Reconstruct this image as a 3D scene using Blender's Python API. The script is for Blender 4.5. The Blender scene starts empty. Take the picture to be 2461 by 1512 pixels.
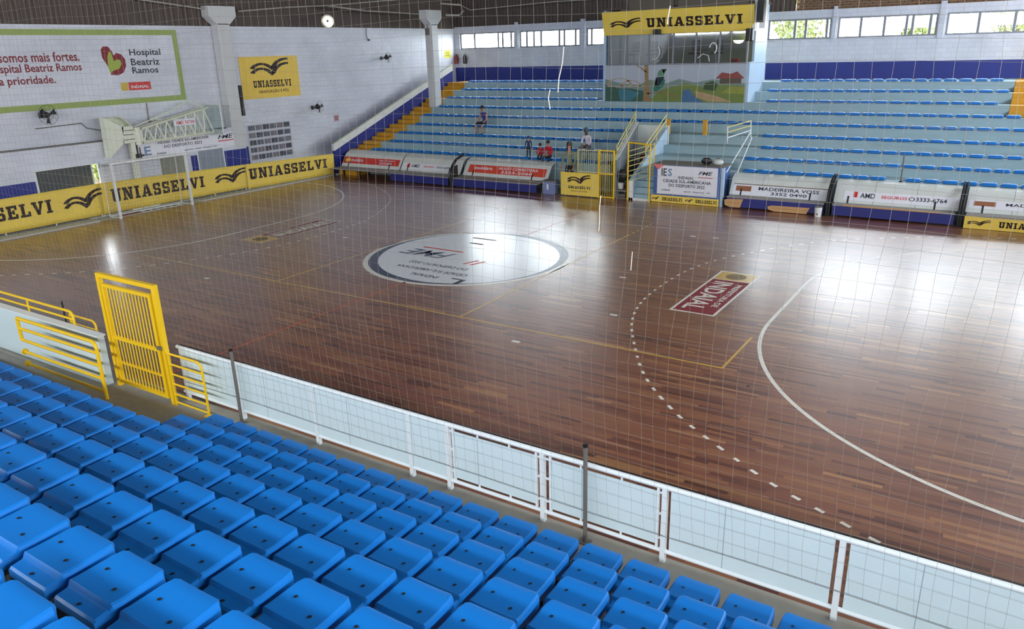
import bpy, math, random
from mathutils import Vector, Matrix
random.seed(7)
SC = bpy.context.scene
COL = SC.collection
PI = math.pi

# ------------------------------------------------------------------ camera, sky, exposure
W_PX, H_PX, F_PX = 2461, 1512, 1852.93
CAM = Vector((12.9368, -17.4351, 5.5992))
YAW, PITCH, ROLL = 0.5830, -0.3303, -0.0279
fw = Vector((-math.sin(YAW)*math.cos(PITCH), math.cos(YAW)*math.cos(PITCH), math.sin(PITCH)))
rt0 = Vector((math.cos(YAW), math.sin(YAW), 0))
up0 = rt0.cross(fw)
rt = math.cos(ROLL)*rt0 + math.sin(ROLL)*up0
up = -math.sin(ROLL)*rt0 + math.cos(ROLL)*up0
cd = bpy.data.cameras.new('camera')
cd.sensor_fit = 'HORIZONTAL'; cd.sensor_width = 36.0
cd.lens = F_PX / W_PX * 36.0
cd.clip_end = 300
cam = bpy.data.objects.new('camera', cd); COL.objects.link(cam)
cam.matrix_world = Matrix(((rt.x, up.x, -fw.x, CAM.x), (rt.y, up.y, -fw.y, CAM.y), (rt.z, up.z, -fw.z, CAM.z), (0, 0, 0, 1)))
SC.camera = cam

SKY_STRENGTH = 54.0
world = bpy.data.worlds.new('world'); SC.world = world; world.use_nodes = True
wn = world.node_tree.nodes; wn.clear()
wo = wn.new('ShaderNodeOutputWorld'); wb = wn.new('ShaderNodeBackground')
wb.inputs['Color'].default_value = (0.90, 0.95, 1.0, 1); wb.inputs['Strength'].default_value = SKY_STRENGTH
world.node_tree.links.new(wb.outputs[0], wo.inputs[0])
SC.view_settings.view_transform = 'Standard'; SC.view_settings.look = 'None'
SC.view_settings.gamma = 1.0; SC.view_settings.use_curve_mapping = False
SC.view_settings.exposure = -0.34
try:
    SC.cycles.use_denoising = True
    SC.cycles.max_bounces = 8; SC.cycles.diffuse_bounces = 5; SC.cycles.glossy_bounces = 4
    SC.cycles.transparent_max_bounces = 12; SC.cycles.transmission_bounces = 4
    SC.cycles.caustics_reflective = False; SC.cycles.caustics_refractive = False
    SC.cycles.sample_clamp_indirect = 6.0
except Exception:
    pass
XL, YB, XR, YN, ZR = -16.8, 22.2, 18.5, -21.5, 9.5     # left wall, far wall, right wall, near wall, roof

def portal(name, loc, rot, sx, sy):
    """sampling guide in a window band: lets the sky light in, gives none of its own"""
    d = bpy.data.lights.new(name, 'AREA'); d.shape = 'RECTANGLE'; d.size = sx; d.size_y = sy
    d.energy = 1.0
    d.cycles.is_portal = True
    o = bpy.data.objects.new(name, d); COL.objects.link(o); o.location = loc; o.rotation_euler = rot
    return o
# high window bands: the far one is in view; the near and right ones light the fence, seats and end wall
NEAR_OPEN = (6.6, 7.5); RIGHT_OPEN = (6.3, 7.2)
portal('window_near_offscreen', (0.85, YN, sum(NEAR_OPEN)/2), (PI/2, 0, 0), XR-XL-1, NEAR_OPEN[1]-NEAR_OPEN[0])
portal('window_right_offscreen', (XR, 0.35, sum(RIGHT_OPEN)/2), (PI/2, 0, PI/2), YB-YN-1, RIGHT_OPEN[1]-RIGHT_OPEN[0])
portal('window_far_daylight', (0.85, YB+0.2, 6.17), (-PI/2, 0, 0), XR-XL, 0.9)

# ------------------------------------------------------------------ helpers
def srgb(r, g, b):
    f = lambda c: (c/255)/12.92 if c/255 <= .04045 else ((c/255+.055)/1.055)**2.4
    return (f(r), f(g), f(b))
MATS = {}
def mat(name, rgb, rough=.5, metal=0., var=0., scale=4., stretch=(1, 1, 1), spec=.5, bump=0., coat=0., trans=None):
    if name in MATS: return MATS[name]
    m = bpy.data.materials.new(name); m.use_nodes = True
    nt = m.node_tree; b = nt.nodes['Principled BSDF']
    b.inputs['Roughness'].default_value = rough; b.inputs['Metallic'].default_value = metal
    b.inputs['Specular IOR Level'].default_value = spec
    b.inputs['Coat Weight'].default_value = coat
    b.inputs['Base Color'].default_value = (*rgb, 1)
    tc = nt.nodes.new('ShaderNodeTexCoord'); mp = nt.nodes.new('ShaderNodeMapping'); mp.inputs['Scale'].default_value = stretch
    nz = nt.nodes.new('ShaderNodeTexNoise'); nz.inputs['Scale'].default_value = scale; nz.inputs['Detail'].default_value = 4
    nt.links.new(tc.outputs['Object'], mp.inputs[0]); nt.links.new(mp.outputs[0], nz.inputs['Vector'])
    v = max(var, .02)
    mx = nt.nodes.new('ShaderNodeMix'); mx.data_type = 'RGBA'
    mx.inputs[6].default_value = (*[max(0, c*(1-v)) for c in rgb], 1); mx.inputs[7].default_value = (*[min(1, c*(1+v)) for c in rgb], 1)
    nt.links.new(nz.outputs['Fac'], mx.inputs[0]); nt.links.new(mx.outputs[2], b.inputs['Base Color'])
    if bump:
        bp = nt.nodes.new('ShaderNodeBump'); bp.inputs['Strength'].default_value = bump; bp.inputs['Distance'].default_value = .02
        nt.links.new(nz.outputs['Fac'], bp.inputs['Height']); nt.links.new(bp.outputs[0], b.inputs['Normal'])
    MATS[name] = m
    return m
def c_(name, r, g, b, **k): return mat(name, srgb(r, g, b), **k)

class MB:
    def __init__(s): s.v = []; s.f = []; s.m = []; s.cur = 0
    def add(s, vs, fs):
        o = len(s.v); s.v += [tuple(p) for p in vs]; s.f += [tuple(i+o for i in f) for f in fs]; s.m += [s.cur]*len(fs); return s
    def box(s, x0, x1, y0, y1, z0, z1):
        vs = [(x, y, z) for z in (z0, z1) for y in (y0, y1) for x in (x0, x1)]
        return s.add(vs, [(0, 2, 3, 1), (4, 5, 7, 6), (0, 1, 5, 4), (2, 6, 7, 3), (0, 4, 6, 2), (1, 3, 7, 5)])
    def bbox(s, x0, x1, y0, y1, z0, z1, b=.01):
        """box with chamfered edges"""
        vs = []; 
        for sx in (0, 1):
            for sy in (0, 1):
                for sz in (0, 1):
                    X = (x0, x1)[sx]; Y = (y0, y1)[sy]; Z = (z0, z1)[sz]
                    dx = b*(1-2*sx); dy = b*(1-2*sy); dz = b*(1-2*sz)
                    vs += [(X, Y+dy, Z+dz), (X+dx, Y, Z+dz), (X+dx, Y+dy, Z)]
        I = lambda sx, sy, sz, a: (sx*4+sy*2+sz)*3+a
        fs = []
        for k in (0, 1):
            q = [I(k, 0, 0, 0), I(k, 1, 0, 0), I(k, 1, 1, 0), I(k, 0, 1, 0)]; fs.append(q if k else q[::-1])
            q = [I(0, k, 0, 1), I(0, k, 1, 1), I(1, k, 1, 1), I(1, k, 0, 1)]; fs.append(q if k else q[::-1])
            q = [I(0, 0, k, 2), I(1, 0, k, 2), I(1, 1, k, 2), I(0, 1, k, 2)]; fs.append(q if k else q[::-1])
        for a in (0, 1):
            for c in (0, 1):
                fs.append([I(a, c, 0, 0), I(a, c, 1, 0), I(a, c, 1, 1), I(a, c, 0, 1)])
                fs.append([I(a, 0, c, 0), I(a, 1, c, 0), I(a, 1, c, 2), I(a, 0, c, 2)])
                fs.append([I(0, a, c, 1), I(1, a, c, 1), I(1, a, c, 2), I(0, a, c, 2)])
                for d in (0, 1): fs.append([I(a, c, d, 0), I(a, c, d, 1), I(a, c, d, 2)])
        return s.add(vs, fs)
    def bar(s, p, q, w, h, upv=(0, 0, 1)):
        p = Vector(p); q = Vector(q); d = (q-p).normalized(); u = Vector(upv)
        if abs(d.dot(u)) > .98: u = Vector((0, 1, 0))
        a = d.cross(u).normalized()*w/2; b = a.cross(d).normalized()*h/2
        vs = [e+i*a+j*b for e in (p, q) for i, j in ((-1, -1), (1, -1), (1, 1), (-1, 1))]
        return s.add(vs, [(3, 2, 1, 0), (4, 5, 6, 7), (0, 1, 5, 4), (1, 2, 6, 5), (2, 3, 7, 6), (3, 0, 4, 7)])
    def tube(s, pts, r, n=8, cap=True):
        pts = [Vector(p) for p in pts]; rs = r if isinstance(r, (list, tuple)) else [r]*len(pts)
        ref = None; rings = []; o = len(s.v); vs = []
        for i, p in enumerate(pts):
            t = (pts[min(i+1, len(pts)-1)]-pts[max(i-1, 0)]).normalized()
            if ref is None: ref = Vector((0, 0, 1)) if abs(t.z) < .9 else Vector((1, 0, 0))
            a = t.cross(ref).normalized(); b = a.cross(t).normalized(); ref = b
            vs += [p+rs[i]*(math.cos(2*PI*k/n)*a+math.sin(2*PI*k/n)*b) for k in range(n)]
        fs = []
        for i in range(len(pts)-1):
            for k in range(n): fs.append((i*n+k, i*n+(k+1) % n, (i+1)*n+(k+1) % n, (i+1)*n+k))
        if cap: fs += [tuple(range(n))[::-1], tuple((len(pts)-1)*n+k for k in range(n))]
        return s.add(vs, fs)
    def lathe(s, c, prof, n=16, axis='z'):
        vs = []; c = Vector(c)
        for r, h in prof:
            for k in range(n):
                a = 2*PI*k/n; p = (r*math.cos(a), r*math.sin(a), h)
                if axis == 'x': p = (p[2], p[0], p[1])
                if axis == 'y': p = (p[0], p[2], p[1])
                vs.append(c+Vector(p))
        fs = []
        for i in range(len(prof)-1):
            for k in range(n): fs.append((i*n+k, i*n+(k+1) % n, (i+1)*n+(k+1) % n, (i+1)*n+k))
        return s.add(vs, fs)
    def prism(s, poly, a, b, axis='x'):
        """polygon in the two other axes extruded along axis from a to b"""
        def P(t, p):
            return {'x': (t, p[0], p[1]), 'y': (p[0], t, p[1]), 'z': (p[0], p[1], t)}[axis]
        n = len(poly); vs = [P(a, p) for p in poly]+[P(b, p) for p in poly]
        fs = [tuple(range(n))[::-1], tuple(range(n, 2*n))]+[(i, (i+1) % n, n+(i+1) % n, n+i) for i in range(n)]
        return s.add(vs, fs)
    def sphere(s, c, r, n=10, m=7, sc=(1, 1, 1)):
        c = Vector(c); vs = []
        for i in range(m+1):
            th = PI*i/m
            for k in range(n):
                ph = 2*PI*k/n
                vs.append(c+Vector((r*sc[0]*math.sin(th)*math.cos(ph), r*sc[1]*math.sin(th)*math.sin(ph), r*sc[2]*math.cos(th))))
        fs = [(i*n+k, (i+1)*n+k, (i+1)*n+(k+1) % n, i*n+(k+1) % n) for i in range(m) for k in range(n)]
        return s.add(vs, fs)
    def mesh(s, name, mats, off=(0, 0, 0), smooth=False):
        me = bpy.data.meshes.new(name); ox, oy, oz = off
        me.from_pydata([(x-ox, y-oy, z-oz) for x, y, z in s.v], [], s.f)
        for m in (mats if isinstance(mats, (list, tuple)) else [mats]): me.materials.append(m)
        if any(s.m): me.polygons.foreach_set('material_index', s.m)
        if smooth: me.polygons.foreach_set('use_smooth', [True]*len(me.polygons))
        me.update(); return me
    def build(s, name, mats, parent=None, smooth=False):
        off = (0, 0, 0)
        if parent is not None: off = wloc(parent)
        o = bpy.data.objects.new(name, s.mesh(name, mats, off, smooth)); COL.objects.link(o)
        if smooth: sharp(o.data)
        if parent is not None: o.parent = parent
        return o
def sharp(me, ang=40):
    try: me.set_sharp_from_angle(angle=math.radians(ang))
    except Exception: pass
def wloc(o):
    v = Vector((0, 0, 0))
    while o is not None: v += o.location; o = o.parent
    return v
def tag(o, label=None, cat=None, group=None, kind=None):
    if label: o['label'] = label
    if cat: o['category'] = cat
    if group: o['group'] = group
    if kind: o['kind'] = kind
    return o
def thing(name, label, cat, loc=(0, 0, 0), group=None, kind=None):
    o = bpy.data.objects.new(name, None); COL.objects.link(o); o.location = loc; o.empty_display_size = .1
    return tag(o, label, cat, group, kind)
def struct(name, loc=(0, 0, 0), label=None):
    o = bpy.data.objects.new(name, None); COL.objects.link(o); o.location = loc; o.empty_display_size = .1
    return tag(o, label, None, None, 'structure')
def part(name, m, parent, fn, smooth=False, label=None):
    b = MB(); fn(b); o = b.build(name, m, parent, smooth)
    if label: o['label'] = label
    return o
def copy_tree(o, parent=None):
    c = o.copy(); COL.objects.link(c); c.parent = parent
    for ch in list(o.children): copy_tree(ch, c)
    return c

# ---- flat print: 2D shapes placed on a surface
_txt = {}
def text2d(s, shear=0.):
    key = (s, shear)
    if key in _txt: return _txt[key]
    cu = bpy.data.curves.new('tmp', 'FONT'); cu.body = s; cu.resolution_u = 2; cu.shear = shear; cu.offset = .018
    ob = bpy.data.objects.new('tmp', cu); COL.objects.link(ob)
    me = bpy.data.meshes.new_from_object(ob)
    vs = [(v.co.x, v.co.y) for v in me.vertices]; fs = [tuple(p.vertices) for p in me.polygons]
    bpy.data.objects.remove(ob); bpy.data.curves.remove(cu); bpy.data.meshes.remove(me)
    x0 = min(v[0] for v in vs); x1 = max(v[0] for v in vs); y0 = min(v[1] for v in vs); y1 = max(v[1] for v in vs)
    r = ([((x-x0)/(x1-x0), (y-y0)/(y1-y0)) for x, y in vs], fs, (x1-x0)/(y1-y0))
    _txt[key] = r
    return r
def quad2(a, b, c, d): return ([a, b, c, d], [(0, 1, 2, 3)])
def rect2(x0, x1, y0, y1): return quad2((x0, y0), (x1, y0), (x1, y1), (x0, y1))
def SLAB():
    t = .27; h = .16
    L = {}
    R = lambda *a: rect2(*a)
    L['U'] = (.95, [R(.1, .1+t, .12, 1), R(.58, .58+t, .12, 1), R(.2, .75, 0, .24), quad2((.1, .3), (.1, .12), (.22, 0), (.4, .2)), quad2((.73, 0), (.85, .12), (.85, .3), (.6, .2)), R(0, .45, 1-h, 1), R(.5, .95, 1-h, 1)])
    L['N'] = (1.0, [R(.1, .1+t*.8, 0, 1), R(.68, .68+t*.8, 0, 1), quad2((.1, 1), (.62, 0), (.9, 0), (.4, 1)), R(0, .42, 0, h), R(0, .4, 1-h, 1), R(.58, 1, 1-h, 1)])
    L['I'] = (.52, [R(.12, .40, 0, 1), R(0, .52, 0, h), R(0, .52, 1-h, 1)])
    L['A'] = (1.05, [quad2((.08, .05), (.30, .05), (.58, 1), (.40, 1)), quad2((.70, .05), (.97, .05), (.70, 1), (.42, 1)), R(.28, .78, .22, .40), R(0, .42, 0, h), R(.60, 1.05, 0, h)])
    L['S'] = (.80, [R(.12, .68, .80, 1), R(.12, .68, .41, .59), R(.12, .68, 0, .20), R(.02, .28, .52, .90), R(.52, .78, .10, .48), quad2((.02, .88), (.28, .80), (.28, 1), (.12, 1)), quad2((.52, 0), (.68, 0), (.78, .12), (.52, .2)), R(.54, .76, .66, 1), R(.04, .26, 0, .34)])
    L['E'] = (.88, [R(.1, .1+t, 0, 1), R(0, .82, 0, .18), R(0, .80, .82, 1), R(.3, .58, .42, .58), R(.66, .84, 0, .34), R(.64, .82, .66, 1), R(.46, .62, .34, .66)])
    L['L'] = (.85, [R(.1, .1+t, 0, 1), R(0, .80, 0, .18), R(0, .48, 1-h, 1), R(.62, .82, 0, .38)])
    L['V'] = (1.0, [quad2((.38, 0), (.62, 0), (.34, .95), (.06, .95)), quad2((.40, 0), (.60, 0), (.92, .95), (.70, .95)), R(0, .42, 1-h, 1), R(.58, 1.0, 1-h, 1)])
    return L
SLABS = SLAB()
def slab2d(s):
    x = 0; vs = []; fs = []
    for ch in s:
        w, ps = SLABS[ch]
        for pv, pf in ps:
            o = len(vs); vs += [(a+x, b) for a, b in pv]; fs += [tuple(i+o for i in f) for f in pf]
        x += w+.14
    tot = x-.14
    return ([(a/tot, b) for a, b in vs], fs, tot)
def ribbon2(pts, w):
    vs = []; fs = []
    n = len(pts); ws = w if isinstance(w, (list, tuple)) else [w]*n
    for i, (x, y) in enumerate(pts):
        ax, ay = pts[max(i-1, 0)]; bx, by = pts[min(i+1, n-1)]
        dx, dy = bx-ax, by-ay; l = math.hypot(dx, dy) or 1
        nx, ny = -dy/l*ws[i]/2, dx/l*ws[i]/2
        vs += [(x-nx, y-ny), (x+nx, y+ny)]
    fs = [(2*i, 2*i+2, 2*i+3, 2*i+1) for i in range(n-1)]
    return vs, fs
def book2d():
    """two-line open-book mark in the box [0,1]x[0,1]"""
    vs = []; fs = []
    def bez(p, n=10):
        return [tuple((1-t)**3*p[0][k]+3*(1-t)**2*t*p[1][k]+3*(1-t)*t*t*p[2][k]+t**3*p[3][k] for k in (0, 1)) for t in [i/n for i in range(n+1)]]
    up_ = bez([(0, .46), (.12, .78), (.38, .80), (.54, .42)])+bez([(.54, .42), (.60, .66), (.72, .96), (1, .95)])[1:]
    lo_ = bez([(0, .22), (.12, .54), (.38, .56), (.54, .12)])+bez([(.54, .12), (.60, .40), (.72, .72), (1, .71)])[1:]
    for l in (up_, lo_):
        a, b = ribbon2(l, .12); o = len(vs); vs += a; fs += [tuple(i+o for i in f) for f in b]
    return vs, fs
def disc2(cx, cy, rx, ry=None, n=20):
    ry = ry or rx
    return [(cx+rx*math.cos(2*PI*k/n), cy+ry*math.sin(2*PI*k/n)) for k in range(n)], [tuple(range(n))]
class Print:
    """flat print on a surface given by fn(s,t)->3D, already lying a little proud of it"""
    def __init__(s, fn, parent): s.fn = fn; s.parent = parent
    def put(s, name, m, shapes, box=None, flip=False):
        b = MB()
        for sh in shapes:
            vs, fs = sh[0], sh[1]
            if box:
                x0, x1, y0, y1 = box; vs = [(x0+(x1-x0)*a, y0+(y1-y0)*c) for a, c in vs]
            b.add([s.fn(a, c) for a, c in vs], fs)
        return b.build(name, m, s.parent)
    def text(s, name, m, txt, x0, x1, y0, y1, shear=0.):
        v, f, a = text2d(txt, shear); return s.put(name, m, [(v, f)], (x0, x1, y0, y1))
    def slab(s, name, m, txt, x0, x1, y0, y1):
        v, f, a = slab2d(txt); return s.put(name, m, [(v, f)], (x0, x1, y0, y1))
    def book(s, name, m, x0, x1, y0, y1): return s.put(name, m, [book2d()], (x0, x1, y0, y1))
    def rect(s, name, m, *r): return s.put(name, m, [rect2(*r)])
    def poly(s, name, m, pts): return s.put(name, m, [(pts, [tuple(range(len(pts)))])])

# ------------------------------------------------------------------ materials
M_WALL = None
def brick_mat(name, c1, c2, mortar, bw, bh, plane='yz', rough=.6, bump=.25, ms=.03):
    m = bpy.data.materials.new(name); m.use_nodes = True; nt = m.node_tree; b = nt.nodes['Principled BSDF']
    tc = nt.nodes.new('ShaderNodeTexCoord'); sp = nt.nodes.new('ShaderNodeSeparateXYZ'); cb = nt.nodes.new('ShaderNodeCombineXYZ')
    nt.links.new(tc.outputs['Object'], sp.inputs[0])
    nt.links.new(sp.outputs['Y' if plane == 'yz' else 'X'], cb.inputs[0]); nt.links.new(sp.outputs['Z'], cb.inputs[1])
    br = nt.nodes.new('ShaderNodeTexBrick'); br.inputs['Scale'].default_value = 1.0
    br.inputs['Color1'].default_value = (*c1, 1); br.inputs['Color2'].default_value = (*c2, 1); br.inputs['Mortar'].default_value = (*mortar, 1)
    br.inputs['Brick Width'].default_value = bw; br.inputs['Row Height'].default_value = bh; br.inputs['Mortar Size'].default_value = ms*bh
    br.inputs['Mortar Smooth'].default_value = .3
    nt.links.new(cb.outputs[0], br.inputs['Vector'])
    nz = nt.nodes.new('ShaderNodeTexNoise'); nz.inputs['Scale'].default_value = .7; nz.inputs['Detail'].default_value = 5
    nt.links.new(tc.outputs['Object'], nz.inputs['Vector'])
    mp = nt.nodes.new('ShaderNodeMapRange'); mp.inputs[1].default_value = .3; mp.inputs[2].default_value = .75; mp.inputs[3].default_value = .86; mp.inputs[4].default_value = 1.05
    nt.links.new(nz.outputs['Fac'], mp.inputs[0])
    mx = nt.nodes.new('ShaderNodeMix'); mx.data_type = 'RGBA'; mx.blend_type = 'MULTIPLY'; mx.inputs[0].default_value = 1
    nt.links.new(br.outputs['Color'], mx.inputs[6]); nt.links.new(mp.outputs[0], mx.inputs[7]); nt.links.new(mx.outputs[2], b.inputs['Base Color'])
    b.inputs['Roughness'].default_value = rough
    bp = nt.nodes.new('ShaderNodeBump'); bp.inputs['Strength'].default_value = bump; bp.inputs['Distance'].default_value = .01; bp.invert = True
    nt.links.new(br.outputs['Fac'], bp.inputs['Height']); nt.links.new(bp.outputs[0], b.inputs['Normal'])
    return m
WHITE = srgb(222, 224, 232)
M_LWALL = brick_mat('painted_block_left', srgb(222, 224, 233), srgb(214, 217, 228), srgb(186, 190, 202), .40, .20, 'yz')
M_BWALL = brick_mat('painted_block_far', srgb(222, 224, 233), srgb(214, 217, 228), srgb(186, 190, 202), .40, .20, 'xz')
M_BAND = c_('navy_band_paint', 26, 42, 128, rough=.5, var=.15)
M_BLUEPAINT = c_('royal_blue_paint', 26, 42, 128, rough=.45, var=.1)
M_CLAD = c_('dark_brown_cladding', 84, 72, 66, rough=.75, var=.25, scale=2, stretch=(6, 6, .3))
M_CLAD2 = c_('brown_roof_lining', 84, 72, 66, rough=.75, var=.2, scale=2, stretch=(.3, 6, 6))
M_ROOF = c_('dark_roof_sheet', 70, 62, 58, rough=.8, var=.2, scale=1.5)
M_STEEL = c_('white_painted_steel', 226, 228, 226, rough=.4, var=.05)
M_COLUMN = c_('pale_column_paint', 205, 206, 206, rough=.5, var=.06)
M_FRAME = c_('window_frame_aluminium', 120, 124, 132, rough=.4, metal=.3, var=.05)
M_RISER = c_('pale_blue_concrete_paint', 152, 178, 186, rough=.55, var=.16, scale=3, stretch=(.5, 1, 3))
M_TREAD = c_('worn_blue_tread', 150, 174, 181, rough=.6, var=.15, scale=3)
M_GREYCON = c_('grey_concrete', 150, 146, 136, rough=.8, var=.2, scale=5, bump=.1)
M_KERB = c_('pale_kerb_paint', 188, 188, 176, rough=.7, var=.12, scale=4)
M_YSTEP = c_('ochre_step_paint', 205, 150, 32, rough=.6, var=.2, scale=6)
M_YELLOW = c_('yellow_enamel', 240, 196, 30, rough=.35, var=.06)
M_YBAN = c_('yellow_banner_cloth', 240, 208, 88, rough=.6, var=.07, scale=2.5)
M_YBAN2 = M_YBAN
M_YSIGN = c_('golden_sign_cloth', 238, 200, 80, rough=.6, var=.07, scale=2)
M_BLACK = c_('dark_print', 40, 22, 16, rough=.6, var=.05)
M_INK = c_('charcoal_print', 52, 54, 66, rough=.6, var=.05)
M_PAPER = c_('white_banner_vinyl', 232, 232, 240, rough=.5, var=.03)
M_RED = c_('red_print', 205, 52, 48, rough=.5, var=.08)
M_ORED = c_('orange_red_board', 214, 76, 56, rough=.5, var=.08)
M_MAROON = c_('maroon_print', 128, 34, 44, rough=.6, var=.08)
M_GREEN = c_('lime_green_paint', 150, 168, 92, rough=.6, var=.12)
M_PANEL = c_('pale_fence_panel', 208, 224, 228, rough=.45, var=.05, scale=3)
M_FTUBE = c_('white_fence_tube', 226, 232, 234, rough=.35, var=.04)
M_POST = c_('grey_steel_post', 112, 108, 102, rough=.55, metal=.2, var=.1)
M_SEAT = c_('blue_seat_plastic', 20, 114, 196, rough=.40, var=.05, scale=2, spec=.35)
M_FOOT = c_('dark_bracket_steel', 22, 26, 34, rough=.6)
M_FSEAT = M_SEAT
M_SKIRT = c_('navy_bench_front', 34, 40, 118, rough=.5, var=.1)
M_COVER = c_('white_dugout_sheet', 214, 218, 214, rough=.45, var=.07, scale=2)
M_DARK = c_('black_steel', 26, 26, 28, rough=.5)
M_LINEW = c_('white_court_paint', 226, 222, 212, rough=.28, var=.05)
M_LINEY = c_('yellow_court_paint', 205, 164, 78, rough=.28, var=.08)
M_LINER = c_('red_court_paint', 178, 92, 66, rough=.28, var=.08)
M_NAVYF = c_('navy_court_paint', 40, 50, 82, rough=.28, var=.08)
M_WHITEF = c_('white_floor_vinyl', 226, 228, 232, rough=.22, var=.03)
M_CARD = c_('cardboard', 205, 160, 110, rough=.8, var=.12)
M_NET = c_('net_cord', 138, 130, 120, rough=.9)
M_GLASSG = None
def glass(name, tint, gl=.12, rough=.03):
    m = bpy.data.materials.new(name); m.use_nodes = True; nt = m.node_tree
    for n in list(nt.nodes):
        if n.type != 'OUTPUT_MATERIAL': nt.nodes.remove(n)
    out = [n for n in nt.nodes if n.type == 'OUTPUT_MATERIAL'][0]
    t = nt.nodes.new('ShaderNodeBsdfTransparent'); t.inputs[0].default_value = (*tint, 1)
    g = nt.nodes.new('ShaderNodeBsdfGlossy'); g.inputs['Roughness'].default_value = rough
    lw = nt.nodes.new('ShaderNodeLayerWeight'); lw.inputs[0].default_value = .35
    mr = nt.nodes.new('ShaderNodeMapRange'); mr.inputs[3].default_value = gl*.4; mr.inputs[4].default_value = min(1, gl*3)
    nt.links.new(lw.outputs['Fresnel'], mr.inputs[0])
    x = nt.nodes.new('ShaderNodeMixShader'); nt.links.new(mr.outputs[0], x.inputs[0])
    nt.links.new(t.outputs[0], x.inputs[1]); nt.links.new(g.outputs[0], x.inputs[2]); nt.links.new(x.outputs[0], out.inputs[0])
    return m
M_PANE = glass('clear_window_glass', (.93, .95, .95), .08)
M_BOOTHGLASS = glass('booth_glass', (.75, .78, .78), .30)
M_ACRYL = glass('acrylic_board', (.86, .92, .90), .10)

# wood floor
def wood():
    m = bpy.data.materials.new('hardwood_planks'); m.use_nodes = True; nt = m.node_tree; b = nt.nodes['Principled BSDF']
    N = nt.nodes.new; L = nt.links.new
    geo = N('ShaderNodeNewGeometry'); oi = N('ShaderNodeObjectInfo')
    ad = N('ShaderNodeMath'); ad.operation = 'ADD'; L(geo.outputs['Random Per Island'], ad.inputs[0]); L(oi.outputs['Random'], ad.inputs[1])
    fr = N('ShaderNodeMath'); fr.operation = 'FRACT'; L(ad.outputs[0], fr.inputs[0])
    cr = N('ShaderNodeValToRGB'); L(fr.outputs[0], cr.inputs[0])
    e = cr.color_ramp.elements
    cols = [(0, srgb(88, 46, 36)), (.2, srgb(116, 67, 49)), (.45, srgb(130, 79, 55)), (.7, srgb(141, 90, 60)), (.88, srgb(121, 70, 54)), (1, srgb(168, 116, 74))]
    e[0].position = 0; e[0].color = (*cols[0][1], 1); e[1].position = 1; e[1].color = (*cols[-1][1], 1)
    for p, c in cols[1:-1]:
        k = e.new(p); k.color = (*c, 1)
    tc = N('ShaderNodeNewGeometry'); mp = N('ShaderNodeMapping'); mp.inputs['Scale'].default_value = (.7, 22, 1)
    L(tc.outputs['Position'], mp.inputs[0])
    nz = N('ShaderNodeTexNoise'); nz.inputs['Scale'].default_value = 1.6; nz.inputs['Detail'].default_value = 6; L(mp.outputs[0], nz.inputs['Vector'])
    mr = N('ShaderNodeMapRange'); mr.inputs[1].default_value = .25; mr.inputs[2].default_value = .75; mr.inputs[3].default_value = .90; mr.inputs[4].default_value = 1.10
    L(nz.outputs['Fac'], mr.inputs[0])
    mx = N('ShaderNodeMix'); mx.data_type = 'RGBA'; mx.blend_type = 'MULTIPLY'; mx.inputs[0].default_value = 1
    L(cr.outputs[0], mx.inputs[6]); L(mr.outputs[0], mx.inputs[7]); L(mx.outputs[2], b.inputs['Base Color'])
    rr = N('ShaderNodeMapRange'); rr.inputs[3].default_value = .36; rr.inputs[4].default_value = .44; L(nz.outputs['Fac'], rr.inputs[0])
    L(rr.outputs[0], b.inputs['Roughness'])
    b.inputs['Specular IOR Level'].default_value = 1.0
    b.inputs['Coat Weight'].default_value = .85; b.inputs['Coat Roughness'].default_value = .25; b.inputs['Coat IOR'].default_value = 1.55
    n2 = N('ShaderNodeTexNoise'); n2.inputs['Scale'].default_value = 1.1; n2.inputs['Detail'].default_value = 3
    m2 = N('ShaderNodeMapping'); m2.inputs['Scale'].default_value = (.7, 3, 1); L(tc.outputs['Position'], m2.inputs[0]); L(m2.outputs[0], n2.inputs['Vector'])
    bp = N('ShaderNodeBump'); bp.inputs['Strength'].default_value = .05; bp.inputs['Distance'].default_value = .02
    L(n2.outputs['Fac'], bp.inputs['Height']); L(bp.outputs[0], b.inputs['Normal'])
    return m
M_WOOD = wood()

# photo pixel -> point on a known plane of the place
def _ray(u, v): return (u-W_PX/2)/F_PX*rt-(v-H_PX/2)/F_PX*up+fw
def px_x(u, v, x): d = _ray(u, v); return CAM+d*((x-CAM.x)/d.x)
def px_y(u, v, y): d = _ray(u, v); return CAM+d*((y-CAM.y)/d.y)
def px_z(u, v, z=0.): d = _ray(u, v); return CAM+d*((z-CAM.z)/d.z)
def to_px(p):
    d = Vector(p)-CAM; z = d.dot(fw)
    return (W_PX/2+F_PX*d.dot(rt)/z, H_PX/2-F_PX*d.dot(up)/z, z)

# ------------------------------------------------------------------ floor
floor = struct('floor', (0, 0, 0), 'glossy reddish brown hardwood court floor')
part('subfloor', c_('subfloor_dark', 60, 36, 28, rough=.6), floor, lambda b: b.box(-15.2, XR, -10.22, 11.0, -.1, -.021))
PW = .078
planks = []
y = -10.22
row = 0
while y < 11.0-1e-6:
    w = min(PW, 11.0-y); x = -15.2-random.random()*.8
    while x < XR:
        l = random.choice((.45, .6, .75, .9, 1.1, 1.35))
        a, c = max(x, -15.2), min(x+l, XR)
        if c-a > .02: planks.append((a, c, y, y+w))
        x += l
    y += PW
def plank_size(p):
    u, v, z = to_px(((p[0]+p[1])/2, (p[2]+p[3])/2, 0))
    if z < 1 or not (0 <= u <= W_PX and 0 <= v <= H_PX): return 0
    # the near fence hides what lies right behind it
    if p[2] < -9.55: return 0
    return (p[1]-p[0])/z**2
planks.sort(key=plank_size, reverse=True)
pm = MB()
G = .0006
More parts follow.
